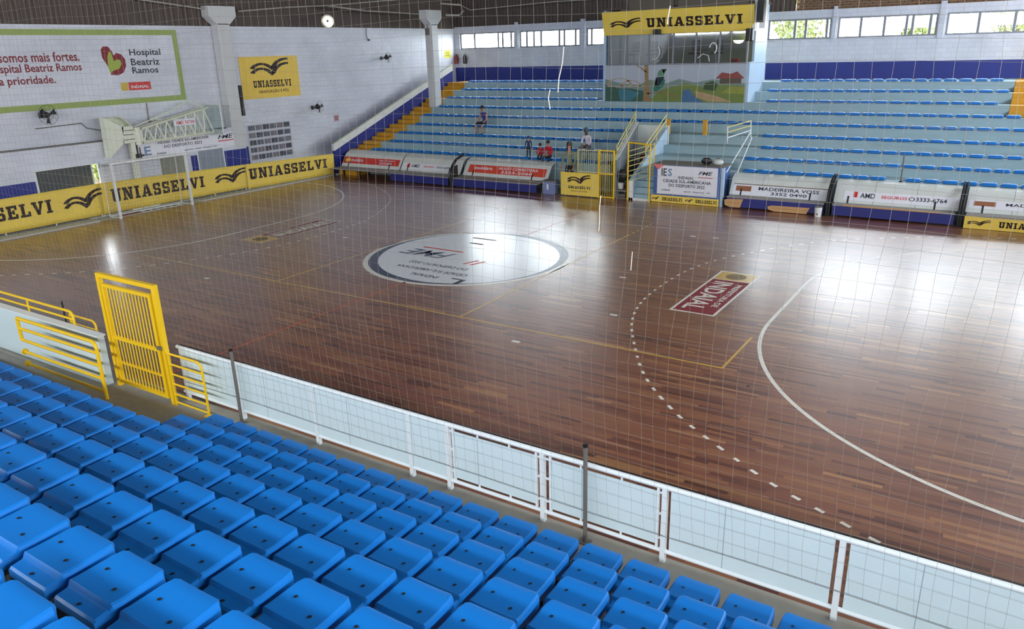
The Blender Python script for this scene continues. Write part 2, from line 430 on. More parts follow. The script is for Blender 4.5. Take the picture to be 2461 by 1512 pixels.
def plank_mb(b, a, c, e, f):
    vs = [(a+G, e+G, -.02), (c-G, e+G, -.02), (c-G, f-G, -.02), (a+G, f-G, -.02), (a+G, e+G, 0), (c-G, e+G, 0), (c-G, f-G, 0), (a+G, f-G, 0)]
    b.add(vs, [(4, 5, 6, 7), (0, 1, 5, 4), (1, 2, 6, 5), (2, 3, 7, 6), (3, 0, 4, 7)])
pb = MB(); plank_mb(pb, 0, 1, 0, PW); pmesh = pb.mesh('plank', M_WOOD)
for a, c, e, f in planks[:300]:
    o = bpy.data.objects.new('plank', pmesh); COL.objects.link(o); o.parent = floor; o.location = (a, e, 0); o.scale = (c-a, (f-e)/PW, 1)
for a, c, e, f in planks[300:]: plank_mb(pm, a, c, e, f)
tag(pm.build('floor_planks', M_WOOD, floor), kind='stuff')
# near concrete walkway, kerb on the goal side
apron = struct('floor_walkway', (0, 0, 0), 'grey concrete walkway between fence and blue seats')
part('slab', M_GREYCON, apron, lambda b: (b.box(XL, XR, -10.80, -10.22, -.1, -.004), b.box(XL, XR, -10.98, -10.80, -.1, .055)))
kerb = struct('floor_kerb', (0, 0, 0), 'pale concrete kerb under the yellow banner')
part('kerb_strip', M_KERB, kerb, lambda b: (b.box(-16.8, -15.2, -21, -2.2, -.1, .05), b.box(-16.8, -15.2, 2.2, 11, -.1, .05), b.box(-16.8, -16.0, -2.2, 2.2, -.1, .05), b.box(-16.0, -15.2, -2.2, 2.2, -.1, .0)))

ZL = .0012
def flat(name, m, shapes, z=ZL, parent=None):
    b = MB()
    for vs, fs in shapes: b.add([(a, c, z) for a, c in vs], fs)
    return b.build(name, m, parent or floor)
def arc(cx, cy, r, a0, a1, n=40): return [(cx+r*math.cos(a0+(a1-a0)*i/n), cy+r*math.sin(a0+(a1-a0)*i/n)) for i in range(n+1)]
LW = .075
for s, L, R in ((1, 15.03, 6.0), (-1, 14.9, 6.0)):
    pts = [(s*x, yy) for x, yy in arc(L, -1.5, R, -PI/2, -PI, 40)+arc(L, 1.5, R, PI, PI/2, 40)]
    flat('penalty_line', M_LINEW, [ribbon2(pts, LW)])
HALF = [(6.0, 0.), (6.1, -1.57), (6.45, -2.88), (7.05, -4.11), (7.9, -5.52), (8.88, -6.6), (9.78, -7.31), (10.8, -8.0), (11.54, -8.36), (12.3, -8.7), (13.2, -8.95), (15.1, -9.1)]
def smooth_line(ps, n=12):
    out = []
    for i in range(len(ps)-1):
        p0, p1, p2, p3 = ps[max(i-1, 0)], ps[i], ps[i+1], ps[min(i+2, len(ps)-1)]
        for k in range(n):
            t = k/n
            out.append(tuple(.5*((2*p1[j])+(-p0[j]+p2[j])*t+(2*p0[j]-5*p1[j]+4*p2[j]-p3[j])*t*t+(-p0[j]+3*p1[j]-3*p2[j]+p3[j])*t**3) for j in (0, 1)))
    return out+[ps[-1]]
full = [(x, -yy) for x, yy in HALF[::-1]]+HALF[1:]
curve = smooth_line(full)
def dashes(cv, d, g, w):
    sh = []; acc = 0; cur = []
    for (x0, y0), (x1, y1) in zip(cv, cv[1:]):
        n = max(1, int(math.hypot(x1-x0, y1-y0)/.03)); 
        for k in range(n):
            p = (x0+(x1-x0)*k/n, y0+(y1-y0)*k/n); ph = acc % (d+g)
            if ph < d: cur.append(p)
            elif len(cur) > 1: sh.append(ribbon2(cur, w)); cur = []
            else: cur = []
            acc += math.hypot(x1-x0, y1-y0)/n
    return sh
flat('free_throw_line', M_LINEW, dashes(curve, .17, .20, .055))
flat('free_throw_line', M_LINEW, dashes([(-x, yy) for x, yy in curve], .17, .20, .055))
# volleyball court, halfway line
flat('volleyball_line', M_LINEY, [rect2(-9, 9, -4.525, -4.475)])
flat('volleyball_line', M_LINEY, [rect2(8.95, 9, -4.475, px_z(1805, 810).y)])
for x in (-3, 3):
    flat('attack_line', M_LINEY, [rect2(x-.025, x+.025, -4.5, 4.5)]+[rect2(x-.025, x+.025, 4.7+.35*k, 4.85+.35*k) for k in range(5)])
flat('halfway_line', M_LINER, [rect2(.07, .14, -10.0, -2.95), rect2(.07, .14, 2.95, 9.2)])
flat('goal_line', M_LINEW, [rect2(14.97, 15.04, -9.6, 9.0)])
for (u, v) in ((1497, 667), (1240, 821), (1665, 568), (1475, 757), (497, 669), (830, 571), (1720, 572), (1160, 531)):
    p = px_z(u, v); flat('floor_mark', M_LINEW, [rect2(p.x-.09, p.x+.09, p.y-.045, p.y+.045)])
pk = px_z(1798, 928); flat('floor_spot', M_DARK, [disc2(pk.x, pk.y, .035, n=10)])
# centre circle with the town's mark
flat('centre_circle', M_LINEW, [disc2(0, 0, 3.03, n=96)], ZL)
flat('centre_ring', M_NAVYF, [disc2(0, 0, 2.88, n=96)], ZL*1.6)
e = px_z(905, 635); ang = math.atan2(e.y, e.x)
flat('centre_disc', M_WHITEF, [([(2.60*math.cos(t)*math.cos(ang)-2.84*math.sin(t)*math.sin(ang), 2.60*math.cos(t)*math.sin(ang)+2.84*math.sin(t)*math.cos(ang)) for t in [2*PI*k/96 for k in range(96)]], [tuple(range(96))])], ZL*2.2)
CZ = ZL*3
def fl_fn(o, ux, uy): return lambda a, c: (o[0]+ux[0]*a+uy[0]*c, o[1]+ux[1]*a+uy[1]*c, CZ)
pr = Print(fl_fn((0, 0), (-1, 0), (0, -1)), floor)
def ctext(name, m, txt, u0, v0, h, wd, shear=0.):
    c = px_z(u0, v0); pr.text(name, m, txt, -c.x-wd/2, -c.x+wd/2, -c.y-h/2, -c.y+h/2, shear)
ctext('circle_lettering', M_INK, 'INDAIAL', 1018, 662, .20, .95)
ctext('circle_lettering', M_INK, 'CIDADE SUL-AMERICANA', 1036, 650, .20, 2.4)
ctext('circle_lettering', M_INK, 'DO DESPORTO 2022', 1052, 638, .20, 2.0)
ctext('circle_lettering', M_NAVYF, 'FME', 1027, 609, .62, 1.75, .35)
c = px_z(1065, 600); pr.rect('circle_underline', M_RED, -c.x-.75, -c.x+.75, -c.y-.05, -c.y+.05)
ctext('circle_lettering', M_RED, '//', 1140, 632, .5, .5)
ctext('circle_lettering', M_INK, 'L', 1092, 676, .42, .45)
for u, v, w_ in ((1165, 575, .9), (1145, 586, .5)):
    c = px_z(u, v); pr.rect('circle_small_print', M_INK, -c.x-w_/2, -c.x+w_/2, -c.y-.05, -c.y+.05)
# maroon town marks on the floor
for s in (1, -1):
    f2 = fl_fn((s*7.38, 0), (0, -s), (s, 0))          # s-axis reads along the court width
    q = Print(lambda a, c, f2=f2: f2(a, c)[:2]+(ZL*1.5,), floor); q2 = Print(f2, floor)
    if s == 1:
        q.rect('floor_badge', M_LINEW, -1.78, 1.82, -.52, .52)
    else:
        q.put('floor_badge', M_LINEW, [rect2(-1.8, 1.8, -.52, -.47), rect2(-1.8, 1.8, .47, .52), rect2(1.75, 1.8, -.5, .5)])
    q3 = Print(lambda a, c, f2=f2: f2(a, c)[:2]+(ZL*2.2,), floor)
    if s == 1:
        q3.rect('floor_badge_field', M_MAROON, -.98, 1.75, -.46, .46)
        q3.rect('floor_badge_crest', M_LINEY, -1.72, -1.02, -.46, .46)
    else:
        q3.put('floor_badge_field', M_MAROON, [rect2(-.95, 1.7, -.46, -.36), rect2(-.95, 1.7, .34, .46)])
        q3.rect('floor_badge_crest', M_LINEY, -1.78, -.98, -.50, .50)
    q2.put('floor_badge_crest_mark', c_('olive_print', 120, 96, 40, rough=.4), [disc2(-1.37, 0, .26, .26, 14)])
    q2.text('floor_badge_lettering', M_LINEW, 'INDAIAL', -.8, 1.55, -.34, .12)
    q2.text('floor_badge_lettering', M_LINEW, 'PREFEITURA DE', -.7, 1.2, .22, .36)

# ------------------------------------------------------------------ walls and roof
wl = struct('wall_left', (XL, 0, 0), 'white painted block end wall')
part('masonry', M_LWALL, wl, lambda b: (b.box(XL-.3, XL, YN, -1.5, 0, 6.9), b.box(XL-.3, XL, -.35, YB, 0, 6.9), b.box(XL-.3, XL, -1.5, -.35, 1.95, 6.9)))
def ribbed(b, along, a, c, fixed, z0, z1, pitch=.22, amp=.035):
    n = int((c-a)/pitch*2); vs = []; fs = []
    for i in range(n+1):
        t = a+(c-a)*i/n; o = fixed+(amp if i % 2 else 0)
        for z in (z0, z1): vs.append((o, t, z) if along == 'y' else (t, o, z))
    for i in range(n): fs.append((2*i, 2*i+2, 2*i+3, 2*i+1))
    b.add(vs, fs)
part('cladding', M_CLAD, wl, lambda b: ribbed(b, 'y', YN, YB+.25, XL-.05, 6.88, ZR))
wb_ = struct('wall_far', (0, YB, 0), 'white painted far wall with high windows')
piers = [(XL, -16.42), (-12.5, -12.18), (-8.24, -7.88), (-3.95, -3.6), (.35, .7), (4.77, 5.04), (9.1, 9.42), (13.45, 13.75), (17.8, XR)]
part('masonry', M_BWALL, wb_, lambda b: (b.box(XL, XR, YB, YB+.3, 0, 5.72), b.box(XL, XR, YB, YB+.3, 6.62, 6.98), [b.box(a, c, YB, YB+.3, 5.72, 6.62) for a, c in piers]))
part('pilaster', M_BWALL, wb_, lambda b: [b.box(a+.05, c-.05, YB-.06, YB, 5.6, 7.1) for a, c in piers[1:-1]])
part('painted_band', M_BAND, wb_, lambda b: b.box(XL, XR, YB-.012, YB, 3.4, 4.68))
part('cladding', M_CLAD2, wb_, lambda b: ribbed(b, 'x', XL-.2, 3.1, YB+.08, 6.95, ZR))
# brick screen above the windows on the right
part('screen_backing', c_('pale_mortar', 178, 160, 132, rough=.8), wb_, lambda b: b.box(3.1, XR, YB+.16, YB+.28, 6.95, ZR))
M_BRICK = c_('clay_brick', 112, 82, 62, rough=.8, var=.25, scale=5)
bb = MB(); bb.bbox(0, .29, -.06, .06, 0, .085, .008); bmesh_ = bb.mesh('brick', M_BRICK)
for r in range(7):
    for i in range(37):
        o = bpy.data.objects.new('brick', bmesh_); COL.objects.link(o); o.parent = wb_
        o.location = (3.12+i*.315+(.15 if r % 2 else 0), .12+random.uniform(-.012, .012), 7.0+r*.108)
wr = struct('wall_right', (XR, 0, 0), 'white painted right end wall with open window band')
part('masonry', M_BWALL, wr, lambda b: (b.box(XR, XR+.3, YN, YB, 0, RIGHT_OPEN[0]), b.box(XR, XR+.3, YN, YB, RIGHT_OPEN[1], ZR), [b.box(XR, XR+.3, yy, yy+.35, RIGHT_OPEN[0], RIGHT_OPEN[1]) for yy in (YN, -14, -7, 0, 7, 14, YB-.35)]))
wnr = struct('wall_near', (0, YN, 0), 'white painted wall behind the near stand with open window band')
part('masonry', M_BWALL, wnr, lambda b: (b.box(XL, XR, YN-.3, YN, 0, NEAR_OPEN[0]), b.box(XL, XR, YN-.3, YN, NEAR_OPEN[1], ZR), [b.box(x, x+.35, YN-.3, YN, NEAR_OPEN[0], NEAR_OPEN[1]) for x in (XL, -11, -5, 1, 7, 13, XR-.35)]))
ce = struct('ceiling', (0, 0, ZR), 'dark sheet metal roof')
part('roof_sheet', M_ROOF, ce, lambda b: b.box(XL-.3, XR+.3, YN-.3, YB+.3, ZR, ZR+.15))
# outside ground
g = struct('floor_outside', (0, 40, -.2), 'pale ground outside the far wall')
part('ground', c_('outside_ground', 150, 150, 130, rough=.9, var=.1), g, lambda b: b.box(-60, 60, -60, 80, -.35, -.2))

# windows in the far wall
def window(n, x0, x1, mull):
    w = struct('window_%d' % n, ((x0+x1)/2, YB, 5.72), 'sliding window in the far wall')
    z0, z1 = 5.72, 6.62
    part('window_frame', M_FRAME, w, lambda b: (b.box(x0, x1, YB+.08, YB+.16, z0, z0+.07), b.box(x0, x1, YB+.08, YB+.16, z1-.07, z1), b.box(x0, x0+.09, YB+.08, YB+.16, z0+.07, z1-.07), b.box(x1-.09, x1, YB+.08, YB+.16, z0+.07, z1-.07)))
    ms = [x0]+[x0+(x1-x0)*t for t in mull]+[x1]
    for m in ms[1:-1]: part('mullion', M_FRAME, w, lambda b: b.box(m-.055, m+.055, YB+.07, YB+.17, z0+.05, z1-.05))
    for a, c in zip(ms, ms[1:]): part('pane', M_PANE, w, lambda b: b.box(a+.03, c-.03, YB+.118, YB+.124, z0+.05, z1-.05))
mulls = [(.27, .70, .78, .93), (.12, .24, .36, .66, .74, .92), (.08, .35, .62, .9), (.3, .55, .8), (.3, .6, .72, .95), (.24, .48, .70, .76, .93), (.3, .62, .92), (.3, .6)]
for i in range(8): window(i+1, piers[i][1], piers[i+1][0], mulls[i])

# trees outside, seen through the windows
M_LEAF = c_('green_leaf', 72, 82, 20, rough=.6, var=.35, scale=3); M_BARK = c_('bark', 64, 52, 42, rough=.9, var=.2)  # the leaf's own green, varied by noise
def tree(x, y, h, r, label):
    t = thing('broadleaf_tree', label, 'tree', (x, y, -.2))
    part('trunk', M_BARK, t, lambda b: (b.tube([(x, y, -.2), (x+.1, y, h*.4), (x, y+.1, h*.7)], [.22, .17, .1]), b.tube([(x+.1, y, h*.4), (x+.8, y+.3, h*.75)], [.1, .05]), b.tube([(x+.05, y, h*.45), (x-.8, y-.2, h*.8)], [.1, .05])))
    b = MB()
    for k in range(1500):
        while True:
            d = Vector((random.uniform(-1, 1), random.uniform(-1, 1), random.uniform(-1, 1)))
            if .25 < d.length < 1: break
        c = Vector((x, y, h*.78))+Vector((d.x*r, d.y*r, d.z*r*.9)); a = Vector((random.gauss(0, 1), random.gauss(0, 1), random.gauss(0, 1))).normalized(); e_ = a.orthogonal().normalized()
        s = random.uniform(.09, .17); b.add([c-a*s, c+e_*s*.5, c+a*s, c-e_*s*.5], [(0, 1, 2, 3)])
    tag(b.build('foliage', M_LEAF, t), kind='stuff')
tree(2.2, 27.5, 8.6, 1.5, 'yellow green tree outside the window beside the cabin')
tree(11.9, 28.5, 8.8, 1.5, 'yellow green tree outside the window by the far ochre steps')
tree(-22.0, 1.75, 1.7, .9, 'low green shrub outside, glimpsed through the door gap behind the goal')
tree(7.2, 33.5, 7.6, 1.0, 'small distant tree outside, glimpsed low through the middle window')

# ------------------------------------------------------------------ far stand
TZ = [1.12, 1.42, 1.73, 2.06, 2.43, 2.79, 3.18, 3.56, 3.93]
TY = [11.0+1.04*k for k in range(9)]
XA, XB = -14.1, 12.35          # stand between the two ochre stairs
PXL, PXR, STR = -.85, .5, .56  # passage, stair flight in the middle
st = struct('floor_far_tiers', (0, 11, 0), 'pale blue concrete tiers of the far stand')
for k in range(9):
    y1 = YB if k == 8 else TY[k+1]+.02
    zb = 0 if k == 0 else TZ[k-1]-.02
    XE = XB if k >= 6 else XR
    segs = [(XA, PXL), (STR, XE)] if k < 3 else [(XA, XE)]
    for a, c in segs:
        part('tier_step', M_RISER, st, lambda b: b.box(a, c, TY[k], y1, zb, TZ[k]))
        part('tier_nosing', M_TREAD, st, lambda b: b.box(a, c, TY[k]-.015, TY[k]+.05, TZ[k]-.012, TZ[k]+.006))
    if k >= 6:
        part('tier_step', M_RISER, st, lambda b: b.box(13.7, XR, TY[k], y1, zb, TZ[k]))
# ochre stairs at both ends
for nm, a, c in (('stair_left', -15.3, XA-.01), ('stair_right', XB+.01, 13.69)):
    s_ = tag(struct('trim_1' if nm == 'stair_left' else 'trim_2', (a, 11, 0), 'ochre painted steps beside the tiers'))
    for k in range(0 if nm == 'stair_left' else 6, 9):
        y1 = TY[k+1] if k < 8 else YB
        z0 = 0 if k == 0 else TZ[k-1]; h = TZ[k]-z0
        if k == 0:
            for j in range(4): part('step', M_YSTEP, s_, lambda b: b.box(a, c, TY[0]-.28*(3-j), y1, 0 if j == 0 else TZ[0]*j/4-.01, TZ[0]*(j+1)/4))
        else:
            part('step', M_YSTEP, s_, lambda b: b.box(a, c, TY[k]-.36, y1, z0-.02, z0+h*.5))
            part('step', M_YSTEP, s_, lambda b: b.box(a, c, TY[k], y1, z0+h*.5-.01, TZ[k]))
# sloping side parapet: navy face, white top, cable along it
q = [px_x(u, v, -15.36) for u, v in ((764, 371), (1040, 186), (793, 369), (1040, 201))]
sl = (q[1].z-q[0].z)/(q[1].y-q[0].y); sl2 = (q[3].z-q[2].z)/(q[3].y-q[2].y)
zt = lambda yy: q[0].z+sl*(yy-q[0].y); zn = lambda yy: q[2].z+sl2*(yy-q[2].y)
par = struct('trim_3', (-15.36, 11, 0), 'sloping stair parapet, navy below and white on top')
ys, ye = 10.0, 19.9
part('navy_face', M_BAND, par, lambda b: b.prism([(ys, 0), (ye, 0), (ye, zn(ye)), (ys, max(.05, zn(ys)))], -15.44, -15.32, 'x'))
part('white_coping', M_STEEL, par, lambda b: b.prism([(ys, max(.05, zn(ys))), (ye, zn(ye)), (ye, zt(ye)), (ys, zt(ys))], -15.46, -15.31, 'x'))
part('handrail', c_('pale_green_tube', 176, 182, 140, rough=.5), par, lambda b: b.tube([(-15.33, ys, zt(ys)+.02), (-15.33, ye, zt(ye)+.02)], .025, 6))

# far seats: rows of low backless shells
def shell_rows(wd, dp, h, drop):
    W = wd/2
    secs = [(0, h-.16, .44), (0, h-.03, .44), (.07, h, .48), (.45, h-.012, .5), (.74, h, .49), (.84, h-.05, .47), (1.0, h-.065, .46), (1.0, h-drop, .46)]
    return secs
def seat_mesh_far():
    b = MB(); w, d, h = .46, .42, .115
    secs = [(0, .02, .43), (0, h-.04, .44), (.04, h-.01, .46), (.2, h, .46), (.36, h-.02, .45), (.42, h-.07, .43), (.42, .02, .42)]
    vs = []
    for yy, z, ww in secs:
        for t in (-.5, -.38, .38, .5): vs.append((t*ww, yy, z-(.03 if abs(t) == .5 and z > .05 else 0)))
    n = 4
    fs = [(i*n+j, i*n+j+1, (i+1)*n+j+1, (i+1)*n+j) for i in range(len(secs)-1) for j in range(n-1)]
    k = len(secs)
    fs += [tuple(i*n for i in range(k)), tuple(i*n+3 for i in range(k))[::-1]]
    b.add(vs, fs); return b
fsb = seat_mesh_far(); fsm = fsb.mesh('far_seat', M_FSEAT, smooth=True); sharp(fsm, 50)
PITCH_F = .54
far_spots = []
for k in range(9):
    x = XA+.45+(.27 if k % 2 else 0)
    while x < (XB-.3 if k >= 6 else 15.5):
        ok = True
        if k < 3 and PXL-.35 < x < 4.35: ok = False
        if k == 3 and -1.1 < x < 4.2: ok = False
        if k >= 6 and -4.7 < x < 3.2: ok = False
        if k == 0 and abs(x-px_y(2163, 448, 11.0).x) < .27: ok = False
        if ok: far_spots.append((x, TY[k]+.06, TZ[k], k))
        x += PITCH_F
ROWN = ['front', 'second', 'third', 'fourth', 'fifth', 'sixth', 'seventh', 'eighth', 'ninth', 'tenth', 'eleventh']
far_spots.sort(key=lambda s: (Vector(s[:3])-CAM).length)
vis = [s for s in far_spots if 0 < to_px(s[:3])[0] < W_PX]
single = set(vis[:185])
rest = MB()
for s in far_spots:
    if s in single:
        o = bpy.data.objects.new('far_seat', fsm); COL.objects.link(o); o.location = s[:3]
        tag(o, 'low blue backless seat in the %s row of the far pale blue stand' % ROWN[s[3]], 'seat', 'far stand seats, %s row' % ROWN[s[3]])
    else:
        rest.add([(x+s[0], y+s[1], z+s[2]) for x, y, z in fsb.v], fsb.f)
tag(rest.build('far_seat_rows', M_FSEAT, None, True), 'low blue seats filling the remoter rows of the far stand', 'seats', None, 'stuff')

# ------------------------------------------------------------------ near stand
ns = struct('floor_near_tiers', (0, -11, 0), 'grey concrete tiers carrying the blue seats')
RUN, RISE, RY0, RZ0 = .722, .3685, -11.195, .45
for r in range(15):
    yf = RY0+.235-RUN*r; zt_ = .085+RISE*r
    part('tier_step', M_GREYCON, ns, lambda b: b.box(XL, XR, yf-RUN-.05 if r < 14 else YN, yf, max(-.1, zt_-RISE-.15), zt_))
def seat_near():
    root = thing('stadium_seat', 'x', 'seat')
    secs = [(.216, -.115, .36), (.222, -.040, .38), (.214, -.012, .40), (.19, -.001, .44), (.13, .0, .463), (.02, -.006, .470), (-.09, -.008, .472), (-.140, -.004, .468), (-.150, -.016, .460), (-.160, -.034, .452), (-.170, -.040, .450), (-.238, -.048, .448), (-.254, -.060, .440), (-.256, -.125, .430)]
    prof = [(-.5, -.115), (-.5, -.035), (-.485, -.010), (-.45, 0), (-.2, -.003), (.2, -.003), (.45, 0), (.485, -.010), (.5, -.035), (.5, -.115)]
    vs = []; n = len(prof)
    for i, (yy, z, ww) in enumerate(secs):
        for t, dz in prof:
            q_ = 1.0
            z2 = z+dz
            if i == 0: z2 = z+dz*.05
            if i == len(secs)-1: z2 = z+dz*.05
            elif abs(t) == .5 and dz < -.1: z2 = max(z2, -.125)
            vs.append((t*ww*q_, yy+(-.012 if (i < 3 and abs(t) > .46) else 0), z2))
    fs = [(i*n+j, i*n+j+1, (i+1)*n+j+1, (i+1)*n+j) for i in range(len(secs)-1) for j in range(n-1)]
    b = MB(); b.add(vs, fs)
    sh = b.build('seat_shell', M_SEAT, root, True); sharp(sh.data, 28)
    so = sh.modifiers.new('thickness', 'SOLIDIFY'); so.thickness = .006; so.offset = 1
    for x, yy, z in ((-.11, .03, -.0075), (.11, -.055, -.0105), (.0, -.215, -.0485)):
        part('hole_disc', M_FOOT, sh, lambda b: b.lathe((x, yy, z+.004), [(.0, 0.0015), (.009, .0015), (.0125, .0025), (.0145, .0018)], 10))  # dark discs stand for the shade inside the seat's drain holes
    for x in (-.13, .13):
        part('bracket', M_FOOT, root, lambda b: (b.box(x-.02, x+.02, -.20, .16, -.365, -.335), b.box(x-.015, x+.015, -.19, -.15, -.34, -.06), b.box(x-.015, x+.015, .09, .13, -.34, -.02)))
    for o in root.children: o.location = o.location
    return root
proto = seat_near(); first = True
for r in range(9):
    off = 3.94 if r % 2 == 0 else 4.214
    for i in range(-40, 34):
        x = off+.534*i; y = RY0-RUN*r; z = RZ0+RISE*r
        if r < 2 and x < 3.3: continue
        u, v, d = to_px((x, y, z))
        if d < .6 or not (-220 < u < W_PX+200 and -100 < v < H_PX+230): continue
        if first: o = proto; first = False
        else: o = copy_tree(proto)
        o.location = (x, y, z)
        where = 'row nearest the white fence' if r == 0 else '%s row up from the white fence' % ROWN[r]
        o['label'] = 'bright blue backless plastic seat in the %s' % where; o['group'] = 'near blue seats, %s' % where

# ------------------------------------------------------------------ near fence
FY = -10.30
posts = [1.46, 2.92, 4.65, 6.50, 7.16, 8.62, 10.21, 12.07, 14.0, 15.9]
FTOP, FBOT = .965, .135
names = {0: 'by the yellow gate', 1: 'beside the first grey net post'}
fence = thing('court_fence', 'low white tube fence with pale blue panels along the near side of court', 'fence', (7, FY, 0))
part('top_rail', M_FTUBE, fence, lambda b: b.tube([(1.36, FY, FTOP), (16, FY, FTOP)], .032, 10), True)
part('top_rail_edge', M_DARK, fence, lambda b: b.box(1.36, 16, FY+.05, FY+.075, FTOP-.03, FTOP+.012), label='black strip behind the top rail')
part('bottom_rail', M_FTUBE, fence, lambda b: b.tube([(1.36, FY, FBOT), (16, FY, FBOT)], .026, 8), True)
for x in posts: part('fence_post', M_FTUBE, fence, lambda b: b.box(x-.03, x+.03, FY-.03, FY+.03, -.004, FTOP))
for a, c in zip(posts, posts[1:]):
    gap = (abs(a-7.16) < .01 or abs(a-8.62) < .01)
    g0, g1 = (.11, .11) if gap else (.035, .035)
    if abs(a-8.62) < .01: g0, g1 = .13, .10
    if abs(a-10.21) < .01 or abs(a-12.07) < .01: g0, g1 = .07, .07
    z0, z1 = (FBOT+.07, FTOP-.075) if gap else (FBOT+.03, FTOP-.035)
    part('fence_panel', M_PANEL, fence, lambda b: b.box(a+g0, c-g1, FY-.008, FY+.006, z0, z1))
    if c-a > 1.2: part('panel_seam', c_('panel_joint_grey', 150, 166, 174, rough=.6), fence, lambda b: b.box((a+c)/2-.25, (a+c)/2-.242, FY-.0095, FY-.007, z0, z1))
    if gap:
        for x in (a+g0-.02, c-g1+.02): part('panel_stile', M_FTUBE, fence, lambda b: b.box(x-.015, x+.015, FY-.015, FY+.015, FBOT, FTOP))
        for z in (.28, .60, .87): part('panel_clip', M_FTUBE, fence, lambda b: (b.box(a, a+g0, FY-.008, FY+.008, z, z+.025), b.box(c-g1, c, FY-.008, FY+.008, z, z+.025)))
        for x in ((a*2+c)/3, (a+2*c)/3): part('panel_clip', M_FTUBE, fence, lambda b: (b.box(x-.012, x+.012, FY-.008, FY+.008, FBOT, z0), b.box(x-.012, x+.012, FY-.008, FY+.008, z1, FTOP)))
for i, (u, v, zt2, lab) in enumerate(((590, 1012, 1.27, 'rusty grey steel net post next to the small yellow rail'), (1410, 1298, 1.30, 'grey steel net post standing where two white fence panels meet'))):
    p = px_z(u, v); t = thing('net_post', lab, 'post', (p.x, -10.44, 0))
    part('shaft', M_POST, t, lambda b: b.tube([(p.x, -10.44, .0), (p.x, -10.44, zt2)], .026, 10), True)
    part('base_plate', M_POST, t, lambda b: b.box(p.x-.07, p.x+.07, -10.50, -10.38, -.004, .01))
    part('cap', M_DARK, t, lambda b: b.lathe((p.x, -10.44, zt2), [(.034, -.02), (.034, .006), (0, .01)], 10))

# low wall and yellow rails left of the gate
lw = struct('trim_4', (-4, -10.6, 0), 'low pale blue wall left of the yellow gate')
part('masonry', M_PANEL, lw, lambda b: b.box(-14, -.42, -10.68, -10.56, -.004, .93))
part('coping', M_FTUBE, lw, lambda b: b.box(-14, -.40, -10.70, -10.54, .93, .955))
def rail(name, label, y, x0, x1, zs, rad, legs, curve_r=.12, rr=.5):
    t = thing(name, label, 'railing', ((x0+x1)/2, y, 0))
    top = zs[0]
    pts = [(x0, y, top)]+[(x1-curve_r+curve_r*math.sin(a), y, top-curve_r+curve_r*math.cos(a)) for a in [PI/2*k/5 for k in range(6)]]+[(x1, y, legs)]
    part('top_tube', M_YELLOW, t, lambda b: b.tube(pts, rad, 8), True)
    for z in zs[1:]: part('cross_bar', M_YELLOW, t, lambda b: b.tube([(x0, y, z), (x1, y, z)], rad*.85, 8), True)
    return t
t = rail('yellow_railing', 'thick yellow tube railing ending in a single leg by the blue seats', -11.13, -2.25, .36, (1.13, .93, .70, .46, .22), .032, .055)
part('end_post', M_YELLOW, t, lambda b: b.tube([(-2.25, -11.13, 1.145), (-2.25, -11.13, .70)], .034, 8), True)
for z in (.46, .22): part('wall_flange', M_YELLOW, t, lambda b: b.lathe((-2.25, -11.13, z), [(0, -.012), (.06, -.012), (.06, .012), (0, .012)], 12, 'x'))
t = rail('yellow_railing', 'yellow tube railing along the top of the low pale blue wall', -10.48, -7.5, -1.53, (1.17, 1.02, .86, .72), .026, -.004)
for x in (-6.6, -4.9, -3.2): part('upright', M_YELLOW, t, lambda b: b.tube([(x, -10.48, -.004), (x, -10.48, 1.17)], .02, 8), True)
t = rail('yellow_railing', 'short low yellow railing between the low wall and the gate', -10.36, -1.9, -1.02, (1.03, .86, .70), .02, -.004)
part('upright', M_YELLOW, t, lambda b: b.tube([(-1.9, -10.36, -.004), (-1.9, -10.36, 1.03)], .02, 8), True)
t = rail('yellow_railing', 'small yellow railing with five thin bars right of the tall gate', -10.56, 1.48, 2.36, (.95, .76, .58, .40, .21, .06), .02, -.004)
part('upright', M_YELLOW, t, lambda b: b.tube([(1.48, -10.56, -.004), (1.48, -10.56, .95)], .02, 8), True)
part('foot_plate', M_YELLOW, t, lambda b: b.box(2.28, 2.46, -10.62, -10.50, -.004, .012))
# net bracket on the low wall
tpost = px_y(138, 722, -10.5)
t = thing('net_post', 'short black net post behind the railing on the low wall', 'post', (tpost.x, -10.40, 0))
part('shaft', M_DARK, t, lambda b: b.tube([(tpost.x, -10.43, 0), (tpost.x, -10.43, 1.30)], .018, 8))
# tall yellow gate
GY = -10.54; gx0, gx1 = -.22, 1.40
gate = thing('tall_gate', 'tall yellow steel gate with close vertical bars standing at the fence gap', 'gate', (.6, GY, 0))
part('frame_post', M_YELLOW, gate, lambda b: b.box(gx0-.04, gx0+.04, GY-.04, GY+.04, -.004, 2.06))
part('frame_post', M_YELLOW, gate, lambda b: b.box(gx1-.04, gx1+.04, GY-.04, GY+.04, -.004, 2.06))
part('frame_head', M_YELLOW, gate, lambda b: b.box(gx0-.04, gx1+.04, GY-.04, GY+.04, 2.06, 2.13))
lf = MB(); LY = GY-.02
lx0, lx1 = gx0+.10, gx1-.09
leaf = part('leaf_frame', M_YELLOW, gate, lambda b: (b.box(lx0, lx0+.06, LY-.03, LY+.03, .15, 1.90), b.box(lx1-.06, lx1, LY-.03, LY+.03, .15, 1.90), b.box(lx0, lx1, LY-.03, LY+.03, 1.90, 1.96), b.box(lx0, lx1, LY-.03, LY+.03, .09, .15)))
for z in (.94, .48): part('leaf_rail', M_YELLOW, leaf, lambda b: b.box(lx0+.06, lx1-.06, LY-.022, LY+.028, z, z+(.055 if z > .6 else .025)))
